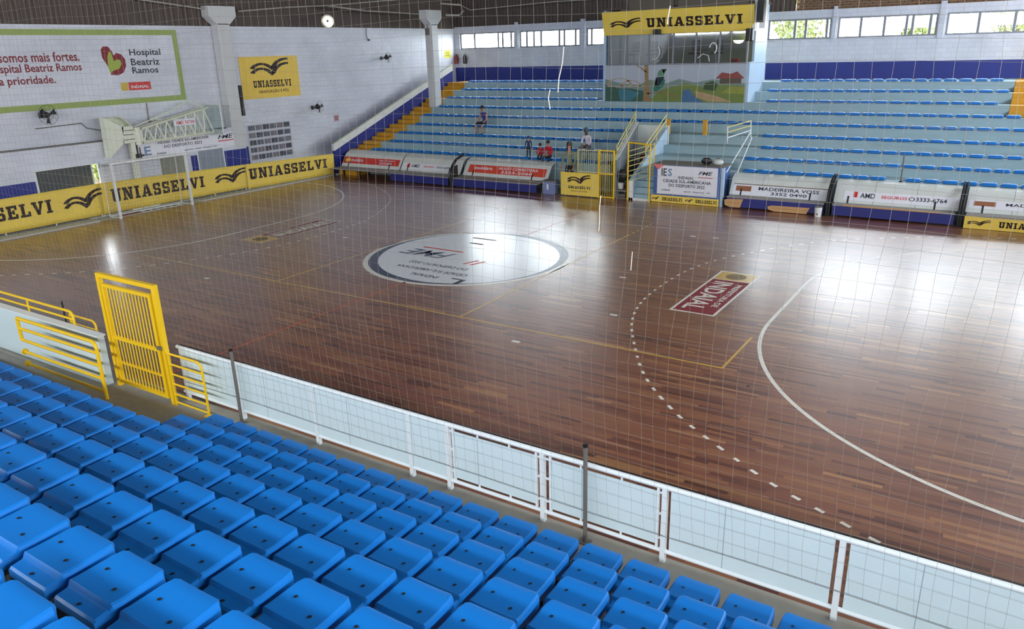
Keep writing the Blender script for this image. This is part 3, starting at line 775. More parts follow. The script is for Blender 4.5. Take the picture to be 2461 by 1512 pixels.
for k in range(14):
    x = lx0+.06+(lx1-lx0-.12)*(k+.5)/14
    part('gate_bar', M_YELLOW, leaf, lambda b: b.tube([(x, LY, .15), (x, LY, 1.92)], .012, 6), True)
for z in (.25, 1.75): part('hinge', M_YELLOW, leaf, lambda b: b.tube([(gx0+.06, LY-.03, z-.06), (gx0+.06, LY-.03, z+.06)], .025, 8))
part('latch', M_POST, leaf, lambda b: b.box(gx1-.12, gx1-.02, LY-.06, LY-.02, 1.0, 1.06))

# ------------------------------------------------------------------ left end: annex, columns, banners, goal
AX = -16.35
an = struct('wall_annex', (AX, -8, 0), 'white projecting lower wall behind the goal')
part('masonry', M_LWALL, an, lambda b: (b.box(XL, AX, YN, -1.6, 0, 2.72), b.box(XL, AX, -.4, 5.0, 0, 2.72), b.box(XL, AX, -1.6, -.4, 1.95, 2.72), b.box(AX-.06, AX, -1.6, -1.49, 0, 1.95), b.box(AX-.06, AX, -1.26, -.4, 0, 1.95), b.box(AX-.06, AX, -1.49, -1.26, 0, .98)))
part('ledge_strip', M_POST, an, lambda b: b.box(XL, AX+.02, YN, -.55, 2.72, 2.75))
part('dado', M_BLUEPAINT, an, lambda b: (b.box(AX, AX+.008, YN, -3.62, 0, 1.62), b.box(AX, AX+.008, 2.75, 5.0, 0, 1.75)))
part('dado', M_BLUEPAINT, wl, lambda b: b.box(XL, XL+.008, 5.0, 6.1, 0, 1.75))
def opening(n, y0, y1, z0, z1, m, label):
    d = struct('door_%d' % n, (AX, (y0+y1)/2, 0), label)
    part('shutter', m, d, lambda b: [b.box(AX, AX+.015+.006*(k % 2), y0, y1, z0+(z1-z0)*k/9, z0+(z1-z0)*(k+1)/9) for k in range(9)])
    part('jamb', M_STEEL, d, lambda b: (b.box(AX, AX+.04, y0-.05, y0, z0, z1+.05), b.box(AX, AX+.04, y1, y1+.05, z0, z1+.05), b.box(AX, AX+.04, y0, y1, z1, z1+.05)))
M_SHUT = c_('dark_grey_shutter', 74, 78, 78, rough=.6, var=.15); M_DOORG = c_('grey_green_door', 142, 144, 130, rough=.6, var=.1); M_DOORB = c_('blue_grey_door', 138, 148, 160, rough=.6, var=.1)
opening(1, -3.55, -1.55, 0, 1.95, M_SHUT, 'dark grey shutter behind the goal')
opening(2, 1.30, 2.5, 0, 1.85, M_DOORG, 'grey green door seen through the goal')
opening(3, 3.1, 4.35, 0, 1.9, M_DOORB, 'blue grey door left of the column')
# columns
def column(label, x0, x1, y0, y1, z0, extra):
    t = struct('trim_%d' % extra, ((x0+x1)/2, (y0+y1)/2, z0), label)
    part('shaft', M_COLUMN, t, lambda b: b.bbox(x0, x1, y0, y1, z0, 7.0, .02))
    xm = (x0+x1)/2; ym = (y0+y1)/2; wy = (y1-y0)
    part('capital', M_COLUMN, t, lambda b: b.prism([(y0, 6.95), (y1, 6.95), (y1+.38, 7.28), (y1+.38, 7.68), (y0-.38, 7.68), (y0-.38, 7.28)], x0, x1, 'x'))
    return t
c1 = column('white concrete column against the end wall behind the banner', XL+.02, -16.32, 5.0, 5.62, 0, 5)
part('dado', M_BLUEPAINT, c1, lambda b: b.box(-16.32, -16.315, 4.99, 5.63, 0, 1.75))
c2 = column('pale concrete column rising from the ochre stair', -14.34, -13.86, 16.35, 16.85, 2.79, 6)
t = thing('junction_box', 'grey junction box strapped high on the stair column', 'electrical box', (-14.1, 16.33, 6.6))
part('box', M_POST, t, lambda b: b.bbox(-14.22, -14.02, 16.22, 16.35, 6.45, 6.8, .01)); part('conduit', M_POST, t, lambda b: b.tube([(-14.12, 16.31, 6.8), (-14.12, 16.31, 7.3)], .02, 6))
t = thing('wall_speaker', 'tall black column loudspeaker on the edge of the white column', 'speaker', (-16.3, 5.72, 3.6))
a = px_x(578, 205, -16.4); c = px_x(587, 278, -16.4)
part('cabinet', M_DARK, t, lambda b: b.bbox(-16.5, -16.32, 5.66, 5.82, c.z, a.z, .015)); part('grille', c_('grille_grey', 44, 44, 46, rough=.7), t, lambda b: b.box(-16.32, -16.312, 5.68, 5.80, c.z+.05, a.z-.05)); part('bracket', M_POST, t, lambda b: b.box(-16.48, -16.38, 5.60, 5.67, (a.z+c.z)/2-.04, (a.z+c.z)/2+.04))
# roof pipes near the columns
def pipes(n, pix, x, label, r=.035):
    pts = [px_x(u, v, x) for u, v in pix]
    t = thing('roof_pipe', label, 'pipe', pts[0]); part('pipe', c_('pipe_grey', 168, 160, 150, rough=.5), t, lambda b: b.tube(pts, r, 8), True)
    for p in pts[1:-1][:2]: part('clamp', M_POST, t, lambda b: b.lathe(p, [(.05, -.03), (.05, .03)], 10, 'y'))
pipes(1, [(330, -2), (440, 14), (512, 25)], -16.5, 'grey roof pipe sloping down to the column behind the goal')
pipes(2, [(572, 27), (680, 18), (790, 13), (1010, -6)], -16.5, 'grey roof pipe rising from the column towards the roof')
pipes(3, [(790, 14), (880, 26), (1018, 34)], -15.2, 'grey roof pipe running between the two columns')
pipes(4, [(1072, 36), (1104, 36), (1113, 26), (1108, 12), (1060, 8)], -13.4, 'bent white roof pipe looping beyond the stair column', .045)
pp = [px_y(u, v, 20.5) for u, v in ((1100, 8), (1130, 24), (1200, 17), (1330, 4), (1500, -6))]
t = thing('roof_pipe', 'thin grey roof cable rising along the brown roof lining', 'pipe', pp[0]); part('pipe', MATS['pipe_grey'], t, lambda b: b.tube(pp, .028, 6), True)
part('clamp', M_POST, t, lambda b: b.lathe(pp[2], [(.05, -.03), (.05, .03)], 8, 'x'))

# hospital board painted on the end wall
hb = thing('painted_board', 'large hospital sponsor board with lime green border on the end wall', 'sign', (XL, -2, 4))
BY0, BY1, BZ0, BZ1 = -11.0, 3.26, 4.0, 6.74
hbb = part('board', M_LWALL, hb, lambda b: b.box(XL+.01, XL+.03, BY0, BY1, BZ0, BZ1))
part('border', M_GREEN, hb, lambda b: (b.box(XL, XL+.045, BY0, BY1, BZ0, BZ0+.2), b.box(XL, XL+.045, BY0, BY1, BZ1-.2, BZ1), b.box(XL, XL+.045, BY1-.2, BY1, BZ0+.2, BZ1-.2), b.box(XL, XL+.045, BY0, BY0+.2, BZ0+.2, BZ1-.2)))
P = Print(lambda s, t_: (XL+.034, s, t_), hbb)
def fit(pr_, name, m, txt, u0, v0, u1, v1, xp, slab=False, shear=0.):
    a = px_x(u0, v1, xp); c = px_x(u1, v0, xp)
    (pr_.slab if slab else pr_.text)(name, m, txt, *((a.y, c.y, a.z, c.z) if slab else (a.y, c.y, a.z, c.z, shear)))
WX = XL+.034
l1 = px_x(190, 130, WX); 
P.text('lettering', M_MAROON, 'somos mais fortes.', -3.72, -.92, 5.64, 5.97)
P.text('lettering', M_MAROON, 'Hospital Beatriz Ramos', -4.18, -.9, 5.22, 5.58)
P.text('lettering', M_MAROON, 'a prioridade.', -3.86, -1.95, 4.82, 5.18)
hy, hz = .42, 5.1
def heart(pts): return [(hy+a, hz+c) for a, c in pts]
P.poly('heart_mark', M_MAROON, heart([(-.46, .62), (-.47, .92), (-.36, 1.04), (-.16, 1.03), (-.04, .86), (.0, .70), (.12, .80), (.32, .74), (.44, .56), (.44, .32), (.30, .08), (.06, -.02), (-.24, 0.0), (-.22, .10), (-.34, .40)]))
P2 = Print(lambda s, t_: (XL+.038, s, t_), hbb)
P2.poly('heart_mark_leaf', c_('leaf_green_print', 160, 176, 70, rough=.6), heart([(-.30, .30), (-.26, .66), (-.18, .84), (-.08, .82), (-.02, .50), (.10, .56), (.24, .54), (.26, .38), (.14, .22), (-.16, .14), (-.24, .04)]))
P.text('lettering', M_INK, 'Hospital', 1.08, 2.42, 5.72, 6.03)
P.text('lettering', M_INK, 'Beatriz', 1.08, 2.32, 5.42, 5.68)
P.text('lettering', M_INK, 'Ramos', 1.08, 2.2, 5.12, 5.36)
P.rect('town_tag', M_RED, .82, 1.76, 4.50, 4.80); P.rect('town_tag_crest', c_('crest_yellow', 206, 176, 72, rough=.6), .50, .80, 4.50, 4.80)
P2.text('town_tag_lettering', M_PAPER, 'INDAIAL', .92, 1.66, 4.57, 4.68)
# yellow square sign
def book_sign(label, name, px, sx0, sx1, sz0, sz1, x, m, third='GRADUAÇÃO E PÓS'):
    t = thing(name, label, 'banner', (x, (sx0+sx1)/2, sz0)); return t
ys_ = thing('wall_banner', 'square golden banner with open book mark on the white end wall', 'banner', (XL, 7.9, 3.8))
ysc = part('cloth', M_YSIGN, ys_, lambda b: b.box(XL+.005, XL+.02, 6.18, 9.58, 3.80, 5.63))
P = Print(lambda s, t_: (XL+.024, s, t_), ysc)
P.book('book_mark', M_BLACK, 6.85, 9.0, 4.72, 5.55); P.slab('lettering', M_BLACK, 'UNIASSELVI', 6.83, 9.05, 4.28, 4.58); P.text('lettering', M_BLACK, 'GRADUAÇÃO E PÓS', 7.1, 8.85, 4.0, 4.18)
# white town banner over the doors
tb = thing('wall_banner', 'long white town sports banner above the doors behind the goal', 'banner', (AX, 2.7, 1.75))
a0 = px_x(322, 345, AX+.02); 
tbc = part('cloth', M_PAPER, tb, lambda b: b.box(AX+.005, AX+.018, .4, 5.1, 1.92, 2.52))
P = Print(lambda s, t_: (AX+.021, s, t_), tbc)
P.text('lettering', M_INK, 'INDAIAL CIDADE SUL-AMERICANA', 1.35, 3.75, 2.38, 2.49); P.text('lettering', M_INK, 'DO DESPORTO 2022', 1.6, 3.4, 2.2, 2.32)
P.text('lettering', M_INK, 'FME', 4.2, 5.0, 2.28, 2.46, .3); P.rect('red_rule', M_RED, 4.2, 5.0, 2.18, 2.22)
P.text('lettering', c_('blue_grey_print', 110, 136, 172, rough=.6), 'E', .72, 1.0, 2.0, 2.35); P.text('lettering', M_INK, 'L', .5, .7, 2.0, 2.35); P.text('lettering', M_INK, 'indaial', 1.25, 1.65, 1.98, 2.06); P.text('lettering', M_INK, 'apoio sesc fesporte', 2.5, 4.1, 1.97, 2.06)
# plates of photographs on the wall
pb_ = thing('photo_board', 'board of rows of small black and white team pictures on the end wall', 'display board', (XL, 7.4, 1.0))
part('board', c_('board_grey_white', 196, 198, 208, rough=.6), pb_, lambda b: b.box(XL+.003, XL+.015, 6.15, 8.72, .95, 2.68))
pcs = [c_('photo_grey_%d' % i, *cc, rough=.5, var=.5, scale=14) for i, cc in enumerate(((92, 96, 108), (70, 72, 84), (118, 112, 120)))]
for r in range(5):
    for i in range(6):
        y0 = 6.22+i*.415; z0 = 2.42-r*.33+.0*i
        b = MB(); b.box(XL+.015, XL+.024, y0, y0+.36, z0, z0+.22); b.build('picture', pcs[(r*2+i*5) % 3], pb_)
# wall fans
def fan(label, y, z, s=1.):
    t = thing('wall_fan', label, 'fan', (XL, y, z))
    part('mount', M_DARK, t, lambda b: (b.box(XL, XL+.05, y-.08, y+.08, z-.12, z+.06), b.tube([(XL+.03, y, z-.05), (XL+.32, y, z)], .03, 8)))
    part('motor', M_DARK, t, lambda b: b.lathe((XL+.30, y, z), [(0, 0), (.1, .0), (.11, .1), (.07, .2), (0, .21)], 12, 'x'), True)
    n = 10; R = .34*s
    part('cage', M_DARK, t, lambda b: [b.tube([(XL+.50+.05*math.sin(PI*j/4), y+R*j/4*math.cos(2*PI*k/n), z+R*j/4*math.sin(2*PI*k/n)) for j in range(5)], .004, 4) for k in range(n)]+[b.tube([(XL+.50, y+R*f*math.cos(2*PI*k/24), z+R*f*math.sin(2*PI*k/24)) for k in range(25)], .006, 4) for f in (.5, 1)])
    for k in range(3):
        a = 2*PI*k/3+.4
        part('blade', M_DARK, t, lambda b: b.add([(XL+.5+d, y+r_*math.cos(a+o), z+r_*math.sin(a+o)) for r_, o, d in ((.05, -.3, 0), (.3*s, -.35, .03), (.32*s, .3, -.03), (.05, .4, 0))], [(0, 1, 2, 3)]))
    return t
fan('black wall fan with round cage under the hospital board', -2.70, 3.85)
fan('black wall fan low on the wall above the picture board', 10.25, 3.2, .8)
fan('black wall fan high on the wall beside the stair column', 15.55, 5.4, .8)
# stains below the fans, cables, little notices
for nm, lab, u, v, w_, h_, m in (('notice', 'small yellow notice by the far corner of the end wall', 1076, 130, .62, .42, c_('notice_yellow', 226, 216, 60, rough=.5)), ('notice', 'tiny pink notice on the end wall above the stair parapet', 809, 284, .35, .3, c_('notice_pink', 200, 150, 158, rough=.5))):
    p = px_x(u, v, XL+.02); t = thing(nm, lab, 'sign', p); part('sheet', m, t, lambda b: b.box(XL+.002, XL+.012, p.y-w_/2, p.y+w_/2, p.z-h_/2, p.z+h_/2)); part('print', M_INK, t, lambda b: [b.box(XL+.012, XL+.014, p.y-w_*.35, p.y+w_*.3, p.z+h_*k, p.z+h_*k+.03) for k in (-.25, 0, .22)])
for lab, ps in (('thin cable dropping from the hospital board', [(352, 248), (358, 290)]), ('thin cable running sideways below the hospital board', [(85, 310), (195, 296), (208, 308), (245, 314)]), ('thin cable dangling from the roof edge above the end wall', [(880, 68), (881, 88), (886, 96)])):
    pts = [px_x(u, v, XL+.03) for u, v in ps]; t = thing('wall_cable', lab, 'cable', pts[0]); part('cord', M_POST, t, lambda b: b.tube(pts, .018, 6)); p = pts[-1]; part('end_plug', M_DARK, t, lambda b: b.bbox(p.x-.02, p.x+.05, p.y-.06, p.y+.06, p.z-.05, p.z+.05, .01))
# fire extinguishers in the corner on the far wall
for i, (u, v, mm, lab) in enumerate(((1097, 142, c_('extinguisher_red', 150, 52, 58, rough=.4), 'red fire extinguisher hanging in the far wall corner'), (1117, 142, M_DARK, 'dark hose reel hanging beside the red extinguisher'))):
    p = px_y(u, v, YB-.12); t = thing('fire_extinguisher' if i == 0 else 'fire_hose', lab, 'extinguisher' if i == 0 else 'hose', (p.x, YB, p.z))
    part('cylinder', mm, t, lambda b: b.lathe((p.x, YB-.12, p.z), [(0, -.28), (.1, -.28), (.11, -.2), (.11, .12), (.05, .22), (.03, .3), (0, .3)], 12), True)
    part('nozzle', M_DARK, t, lambda b: b.tube([(p.x, YB-.12, p.z+.28), (p.x+.1, YB-.16, p.z+.2), (p.x+.13, YB-.14, p.z-.15)], .018, 6)); part('bracket', M_POST, t, lambda b: b.box(p.x-.12, p.x+.12, YB-.03, YB, p.z-.05, p.z+.0))

# long yellow banners behind the goal
def cloth_fn(p0, p1, zb, ztop0, ztop1, amp, off=0., ph=0.):
    d = Vector((p1[0]-p0[0], p1[1]-p0[1], 0)); L = d.length; d /= L; n = Vector((d.y, -d.x, 0))
    if n.x < 0: n = -n
    def fn(s, t_):
        q_ = s/L; zt_ = ztop0+(ztop1-ztop0)*q_
        w_ = amp*(math.sin(s*3.1+ph)+.6*math.sin(s*7.3+t_*4+ph))*(.35+.65*(1-t_))
        p_ = Vector((p0[0], p0[1], 0))+d*s+n*(w_+off)
        return (p_.x, p_.y, zb+(zt_-zb)*t_)
    return fn, L
def cloth(parent, fn, L, m, nx=40, ny=6, name='cloth'):
    b = MB(); vs = [fn(L*i/nx, j/ny) for j in range(ny+1) for i in range(nx+1)]
    b.add(vs, [(j*(nx+1)+i, j*(nx+1)+i+1, (j+1)*(nx+1)+i+1, (j+1)*(nx+1)+i) for j in range(ny) for i in range(nx)])
    o = b.build(name, m, parent, True); so = o.modifiers.new('thickness', 'SOLIDIFY'); so.thickness = .004; so.offset = -1
    return o
segs = [((-15.75, -8.7), (-15.76, -1.69), 'nearest the low pale blue wall', 1.27, 1.30, None),
        ((-15.785, -1.71), (-15.64, 4.88), 'hanging directly behind the goal', 1.30, 1.15, None),
        ((-15.64, 4.90), (-15.25, 9.85), 'reaching the red dugout board', 1.15, 1.04, None)]
for i, (p0, p1, lab, z0, z1, _) in enumerate(segs):
    t = thing('long_banner', 'long yellow sponsor banner %s' % lab, 'banner', ((p0[0]+p1[0])/2, (p0[1]+p1[1])/2, .1))
    fn, L = cloth_fn(p0, p1, .13 if i < 2 else .07, z0, z1, .012, 0, i*1.7); clo = cloth(t, fn, L, M_YBAN)
    f2, _L = cloth_fn(p0, p1, .13 if i < 2 else .07, z0, z1, .012, .006, i*1.7); P = Print(f2, clo)
    xr = p0[0]
    if i == 0: P.slab('lettering', M_BLACK, 'UNIASSELVI', 1.2, 5.18, .36, .76); P.book('book_mark', M_BLACK, 5.66, 7.06, .26, .86)
    if i == 1: P.slab('lettering', M_BLACK, 'UNIASSELVI', .42, 4.46, .34, .76); P.book('book_mark', M_BLACK, 5.05, 6.56, .28, .88)
    if i == 2: P.slab('lettering', M_BLACK, 'UNIASSELVI', .12, 4.5, .36, .80)
    n = 4
    for k in range(n+1):
        a = k/n
        part('banner_post', M_STEEL, t, lambda b: b.tube([(p0[0]+(p1[0]-p0[0])*a-.05, p0[1]+.06+(p1[1]-p0[1]-.12)*a, .05), (p0[0]+(p1[0]-p0[0])*a-.05, p0[1]+.06+(p1[1]-p0[1]-.12)*a, z0+(z1-z0)*a-.01)], .022, 6))
    part('banner_rail', M_STEEL, t, lambda b: b.tube([(p0[0]-.05, p0[1], z0-.04), (p1[0]-.05, p1[1], z1-.04)], .018, 6))
# goal
GX = -14.97
goal = thing('futsal_goal', 'white futsal goal frame with net in front of the long yellow banner', 'goal', (GX, 0, 0))
for yy in (-1.54, 1.54):
    part('goal_post', M_STEEL, goal, lambda b: b.box(GX-.04, GX+.04, yy-.04, yy+.04, 0, 2.0))
    part('side_frame', M_STEEL, goal, lambda b: (b.tube([(GX, yy, .03), (GX-.72, yy, .03)], .02, 6), b.tube([(GX, yy, 2.02), (GX-.66, yy, 2.02)], .016, 6), b.tube([(GX-.66, yy, 2.02), (GX-.72, yy, .03)], .014, 6)))
part('crossbar', M_STEEL, goal, lambda b: b.box(GX-.04, GX+.04, -1.58, 1.58, 2.0, 2.08))
part('back_bar', M_STEEL, goal, lambda b: b.tube([(GX-.72, -1.54, .03), (GX-.72, 1.54, .03)], .02, 6))
part('back_bar', M_STEEL, goal, lambda b: b.tube([(GX-.66, -1.54, 2.02), (GX-.66, 1.54, 2.02)], .014, 6))
def gnet(b):
    r = .0028
    for k in range(0, 27):
        yy = -1.54+3.08*k/26; b.tube([(GX, yy, 2.02), (GX-.66, yy, 2.0), (GX-.73, yy, .04)], r, 3, False)
    for k in range(1, 16):
        z = 2.02-1.98*k/16; xx = GX-.66-.07*k/16; b.tube([(GX, -1.54, z), (xx, -1.54, z), (xx, 1.54, z), (GX, 1.54, z)], r, 3, False)
    for k in range(1, 6):
        xx = GX-.70*k/6
        for s in (-1.54, 1.54): b.tube([(xx, s, 2.02), (xx, s, .04)], r, 3, False)
tag(part('goal_net', M_NET, goal, gnet), kind='stuff')
t = thing('floor_sheet', 'flat red and white vinyl sheet lying on the kerb inside the goal', 'banner', (-15.5, .2, .0))
part('sheet', M_PAPER, t, lambda b: b.box(-15.70, -15.38, -1.3, 1.45, 0.002, .008)); part('red_field', M_MAROON, t, lambda b: b.box(-15.70, -15.38, -1.3, -.35, .008, .010)); part('print', M_INK, t, lambda b: [b.box(-15.62, -15.46, -.2+.3*k, 0+.3*k, .008, .010) for k in range(5)])
# portable basketball unit parked against the wall
hoop = thing('basketball_unit', 'parked white basketball unit with long lattice arm and clear backboard', 'basketball hoop', (-16.0, .5, 0))
HX0, HX1 = -16.25, -15.90
M_HOOP = c_('cream_white_steel', 222, 226, 206, rough=.45, var=.06)
b = MB(); v_ = [px_x(u, v, HX1) for u, v in ((250, 284), (296, 302), (297, 346), (266, 380))]
b.prism([(p.y, p.z) for p in v_], HX0, HX1, 'x'); b.build('tail_plate', M_HOOP, hoop)
vt = [px_x(u, v, HX1+.012) for u, v in ((254, 284), (291, 281), (317, 303), (296, 305))]; part('tail_opening', M_HOOP, hoop, lambda b: (b.prism([(p.y, p.z) for p in vt], HX0, HX0+.02, 'x'), [b.bar(((HX0+HX1)/2, p.y, p.z), ((HX0+HX1)/2, q_.y, q_.z), HX1-HX0, .02, (0, q_.z-p.z, p.y-q_.y)) for p, q_ in zip(vt, vt[1:]+vt[:1])]))
part('tail_box', M_HOOP, hoop, lambda b: b.box(HX0, HX1, -.30, .15, 2.60, 3.22))
part('ribs', M_POST, hoop, lambda b: [b.box(HX1, HX1+.012, -.28, .14, z, z+.03) for z in (2.72, 2.9, 3.06)])
part('knuckle', M_HOOP, hoop, lambda b: (b.tube([(HX1-.1, .34, 2.50), (HX1-.1, .34, 3.15)], .14, 10), b.box(HX0, HX1, .15, .5, 2.62, 3.05)), True)
part('support_leg', M_DARK, hoop, lambda b: (b.tube([(HX1-.15, .22, 2.62), (HX1-.15, .22, 1.95)], .06, 8), b.box(HX0, HX1, .12, .32, 1.95, 2.15)))
part('mast', M_HOOP, hoop, lambda b: b.box(HX0+.08, HX1-.1, .0, .18, .05, 2.62))
part('wheel_base', M_HOOP, hoop, lambda b: b.box(HX0, HX1+.05, -.5, .7, .05, .22))
bot = [(.5, 2.56), (3.75, 2.64)]; top = [(.5, 3.08), (3.6, 3.66)]
lerp = lambda a, c, t_: a+(c-a)*t_
for x in (HX0, HX1):
    part('arm_chord', M_HOOP, hoop, lambda b: (b.tube([(x, *bot[0]), (x, *bot[1])], .05, 6), b.tube([(x, *top[0]), (x, *top[1])], .045, 6)))
    n = 7
    for k in range(n):
        f0 = k/n; f1 = (k+.5)/n; f2_ = (k+1)/n
        B = lambda f: (x, lerp(bot[0][0], bot[1][0], f), lerp(bot[0][1], bot[1][1], f)); T = lambda f: (x, lerp(top[0][0], top[1][0], f), lerp(top[0][1], top[1][1], f))
        part('lattice_bar', M_HOOP, hoop, lambda b: (b.tube([B(f0), T(f1)], .03, 5), b.tube([T(f1), B(f2_)], .03, 5)))
part('upper_stay', M_HOOP, hoop, lambda b: (b.tube([(HX0, .4, 3.15), (HX0, 2.0, 3.60), (HX0, 2.9, 3.95), (HX0, 3.6, 3.70)], .03, 6), b.tube([(HX0, 1.2, 3.42), (HX0+.1, 1.6, 3.32)], .02, 5)))
for f in (.2, .5, .8):
    for cc in (top, bot): part('cross_tie', M_HOOP, hoop, lambda b: b.tube([(HX0, lerp(cc[0][0], cc[1][0], f), lerp(cc[0][1], cc[1][1], f)), (HX1, lerp(cc[0][0], cc[1][0], f), lerp(cc[0][1], cc[1][1], f))], .016, 5))
part('maker_plate', M_PAPER, hoop, lambda b: b.box(HX1+.03, HX1+.036, 1.9, 2.9, 3.05, 3.3))
P = Print(lambda s, t_: (HX1+.038, s, t_), hoop); P.text('maker_lettering', M_RED, 'AMD  NOVA', 2.0, 2.85, 3.1, 3.24)
part('backboard', M_ACRYL, hoop, lambda b: b.box(HX0-.4+.25, HX1+.55, 3.78, 3.80, 2.55, 3.78))
part('backboard_frame', M_STEEL, hoop, lambda b: (b.box(HX0-.15, HX1+.55, 3.77, 3.81, 2.53, 2.57), b.box(HX0-.15, HX1+.55, 3.77, 3.81, 3.76, 3.80), b.box(HX0-.17, HX0-.13, 3.77, 3.81, 2.53, 3.80), b.box(HX1+.53, HX1+.57, 3.77, 3.81, 2.53, 3.80)))
part('rim', M_DARK, hoop, lambda b: b.tube([(HX1+.1+.2*math.cos(2*PI*k/16), 4.05+.2*math.sin(2*PI*k/16), 2.78) for k in range(17)], .012, 5))
# hanging lamp
def lamp(x, y, z, label, aim):
    t = thing('hanging_lamp', label, 'lamp', (0, 0, 0))
    part('reflector', c_('polished_aluminium', 220, 220, 214, rough=.2, metal=1.), t, lambda b: b.lathe((0, 0, 0), [(.06, .28), (.14, .22), (.25, .06), (.29, -.1), (.285, -.1), (.245, .05), (.13, .2), (.0, .24)], 24), True)
    part('gear_box', M_POST, t, lambda b: b.lathe((0, 0, 0), [(0, .55), (.08, .55), (.09, .3), (.06, .28)], 12))
    bm = bpy.data.materials.new('lit_bulb'); bm.use_nodes = True; bs = bm.node_tree.nodes['Principled BSDF']; bs.inputs['Emission Color'].default_value = (1, .93, .78, 1); bs.inputs['Emission Strength'].default_value = 5
    part('bulb', bm, t, lambda b: b.sphere((0, 0, .06), .085, 12, 8, (1, 1, 1.3)), True)
    part('bulb_cap', M_DARK, t, lambda b: b.lathe((0, 0, -.07), [(0, -.02), (.05, -.02), (.055, .02), (.04, .05)], 10))
    dv = (Vector((x, y, z))-Vector(aim)).normalized(); hl = (x-(XL-.04))/-dv.x
    part('bracket_arm', M_DARK, t, lambda b: b.tube([(0, 0, .5), (0, 0, hl)], .02, 6))
    t.location = (x, y, z); t.rotation_euler = (Vector((x, y, z))-Vector(aim)).to_track_quat('Z', 'Y').to_euler()
p = px_x(787, 50, -15.0)
lamp(p.x, p.y, p.z, 'lit round reflector lamp hanging under the roof by the end wall', (4, -6, 3.0))

# ------------------------------------------------------------------ dugouts along the far side
def px_plane(u, v, a, c):
    d = _ray(u, v); n = Vector((0, -(c[1]-a[1]), c[0]-a[0])); o = Vector((0, a[0], a[1]))
    q_ = CAM+d*((o-CAM).dot(n)/d.dot(n)); return q_.x, (q_.y-a[0])/(c[0]-a[0])
def dugout(label, x0, x1, yf, base, topp, board, m_board, skirt=True, group='team benches'):
    """bench with curved white back sheet; base/topp = (y,z) of the sheet's straight part"""
    t = thing('team_bench', label, 'bench', ((x0+x1)/2, yf, 0), group)
    prof = [base, topp, (topp[0]+(10.92-topp[0])*.45, topp[1]+.08), (10.95, 1.105)]
    b = MB(); vs = [(x, yy, z) for x in (x0, x1) for yy, z in prof]; n = len(prof)
    b.add(vs, [(i, i+1, n+i+1, n+i) for i in range(n-1)]); o = b.build('back_sheet', M_COVER, t); so = o.modifiers.new('thickness', 'SOLIDIFY'); so.thickness = .012; so.offset = -1
    part('sheet_seam', c_('seam_grey', 150, 156, 156, rough=.6), t, lambda b: [b.tube([(x, yy-.008, z+.008) for yy, z in prof], .009, 4) for x in [x0+(x1-x0)*f for f in (.33, .67)]])
    part('seat_plank', c_('bench_grey', 150, 146, 142, rough=.5, var=.1), t, lambda b: b.box(x0+.05, x1-.05, yf, base[0]+.02, .38, .42))
    if skirt: part('bench_front', M_SKIRT, t, lambda b: b.box(x0+.06, x1-.06, yf+.01, yf+.03, .06, .38))
    for x in ([x0+.2, (x0+x1)/2, x1-.2]): [part('bench_leg', M_DARK, t, lambda b: b.box(x-.03, x+.03, ya_, ya_+.06, 0, .38)) for ya_ in (yf+.06, base[0]-.1)]
    for x in (x0+(x1-x0)*.12, x0+(x1-x0)*.82): part('back_stay', M_DARK, t, lambda b: b.bar((x, base[0]-.02, .38), (x, base[0]+.4*(topp[0]-base[0])-.03, base[1]+.4*(topp[1]-base[1])), .05, .03))
    f = lambda s, tt, off=.02: (s, base[0]+(topp[0]-base[0])*tt-off*.77, base[1]+(topp[1]-base[1])*tt+off*.64)
    if board:
        s0, s1, t0, t1 = board
        bm = MB(); vs = [f(s, tt, o_) for o_ in (.004, .02) for s, tt in ((s0, t0), (s1, t0), (s1, t1), (s0, t1))]
        bm.add(vs, [(3, 2, 1, 0), (4, 5, 6, 7), (0, 1, 5, 4), (1, 2, 6, 5), (2, 3, 7, 6), (3, 0, 4, 7)]); bo_ = bm.build('sponsor_board', m_board, t)
    return t, Print(lambda s, tt: f(s, tt, .024), bo_)
LB, LT = (10.15, .42), (10.55, .98); RB, RT = (10.32, .42), (10.62, .98)
def brd(u0, v0, u1, v1, u2, v2, A, B_):
    a = px_plane(u0, v0, A, B_); c = px_plane(u1, v1, A, B_); d = px_plane(u2, v2, A, B_); return (a[0], c[0], min(.98, d[1]), min(1., a[1]*.5+c[1]*.5))
bd = brd(830, 377, 963, 385, 850, 393, LB, LT)
xl1 = px_plane(826, 385, LB, LT)[0]; xr1 = px_plane(966, 395, LB, LT)[0]; xr2 = px_plane(1112, 410, LB, LT)[0]; xr3 = px_plane(1322, 415, LB, LT)[0]
def span(bx, f0, f1): return bx[0]+(bx[1]-bx[0])*f0, bx[0]+(bx[1]-bx[0])*f1
def vsp(bx, f0, f1): return bx[2]+(bx[3]-bx[2])*f0, bx[2]+(bx[3]-bx[2])*f1
t, P = dugout('open team bench with bright red sponsor board next to the yellow banner', xl1, xr1-.03, 9.35, LB, LT, bd, M_RED, False)
P.put('board_mark', M_YSIGN, [disc2(*[(span(bd, .08, .08)[0]), (vsp(bd, .5, .5)[0])], .17, .16, 14)]); P.text('lettering', M_PAPER, 'Imobiliária', *span(bd, .14, .36), *vsp(bd, .3, .8)); P.text('lettering', M_PAPER, 'Hugo Corretora', *span(bd, .64, .9), *vsp(bd, .55, .85)); P.text('lettering', M_PAPER, '3333-2060', *span(bd, .66, .88), *vsp(bd, .12, .45))
bd2 = brd(970, 391, 1095, 400, 980, 406, LB, LT)
t, P = dugout('team bench with white insurance board and blue front beside the dark curved frame', xr1+.03, xr2-.08, 9.35, LB, LT, bd2, M_PAPER)
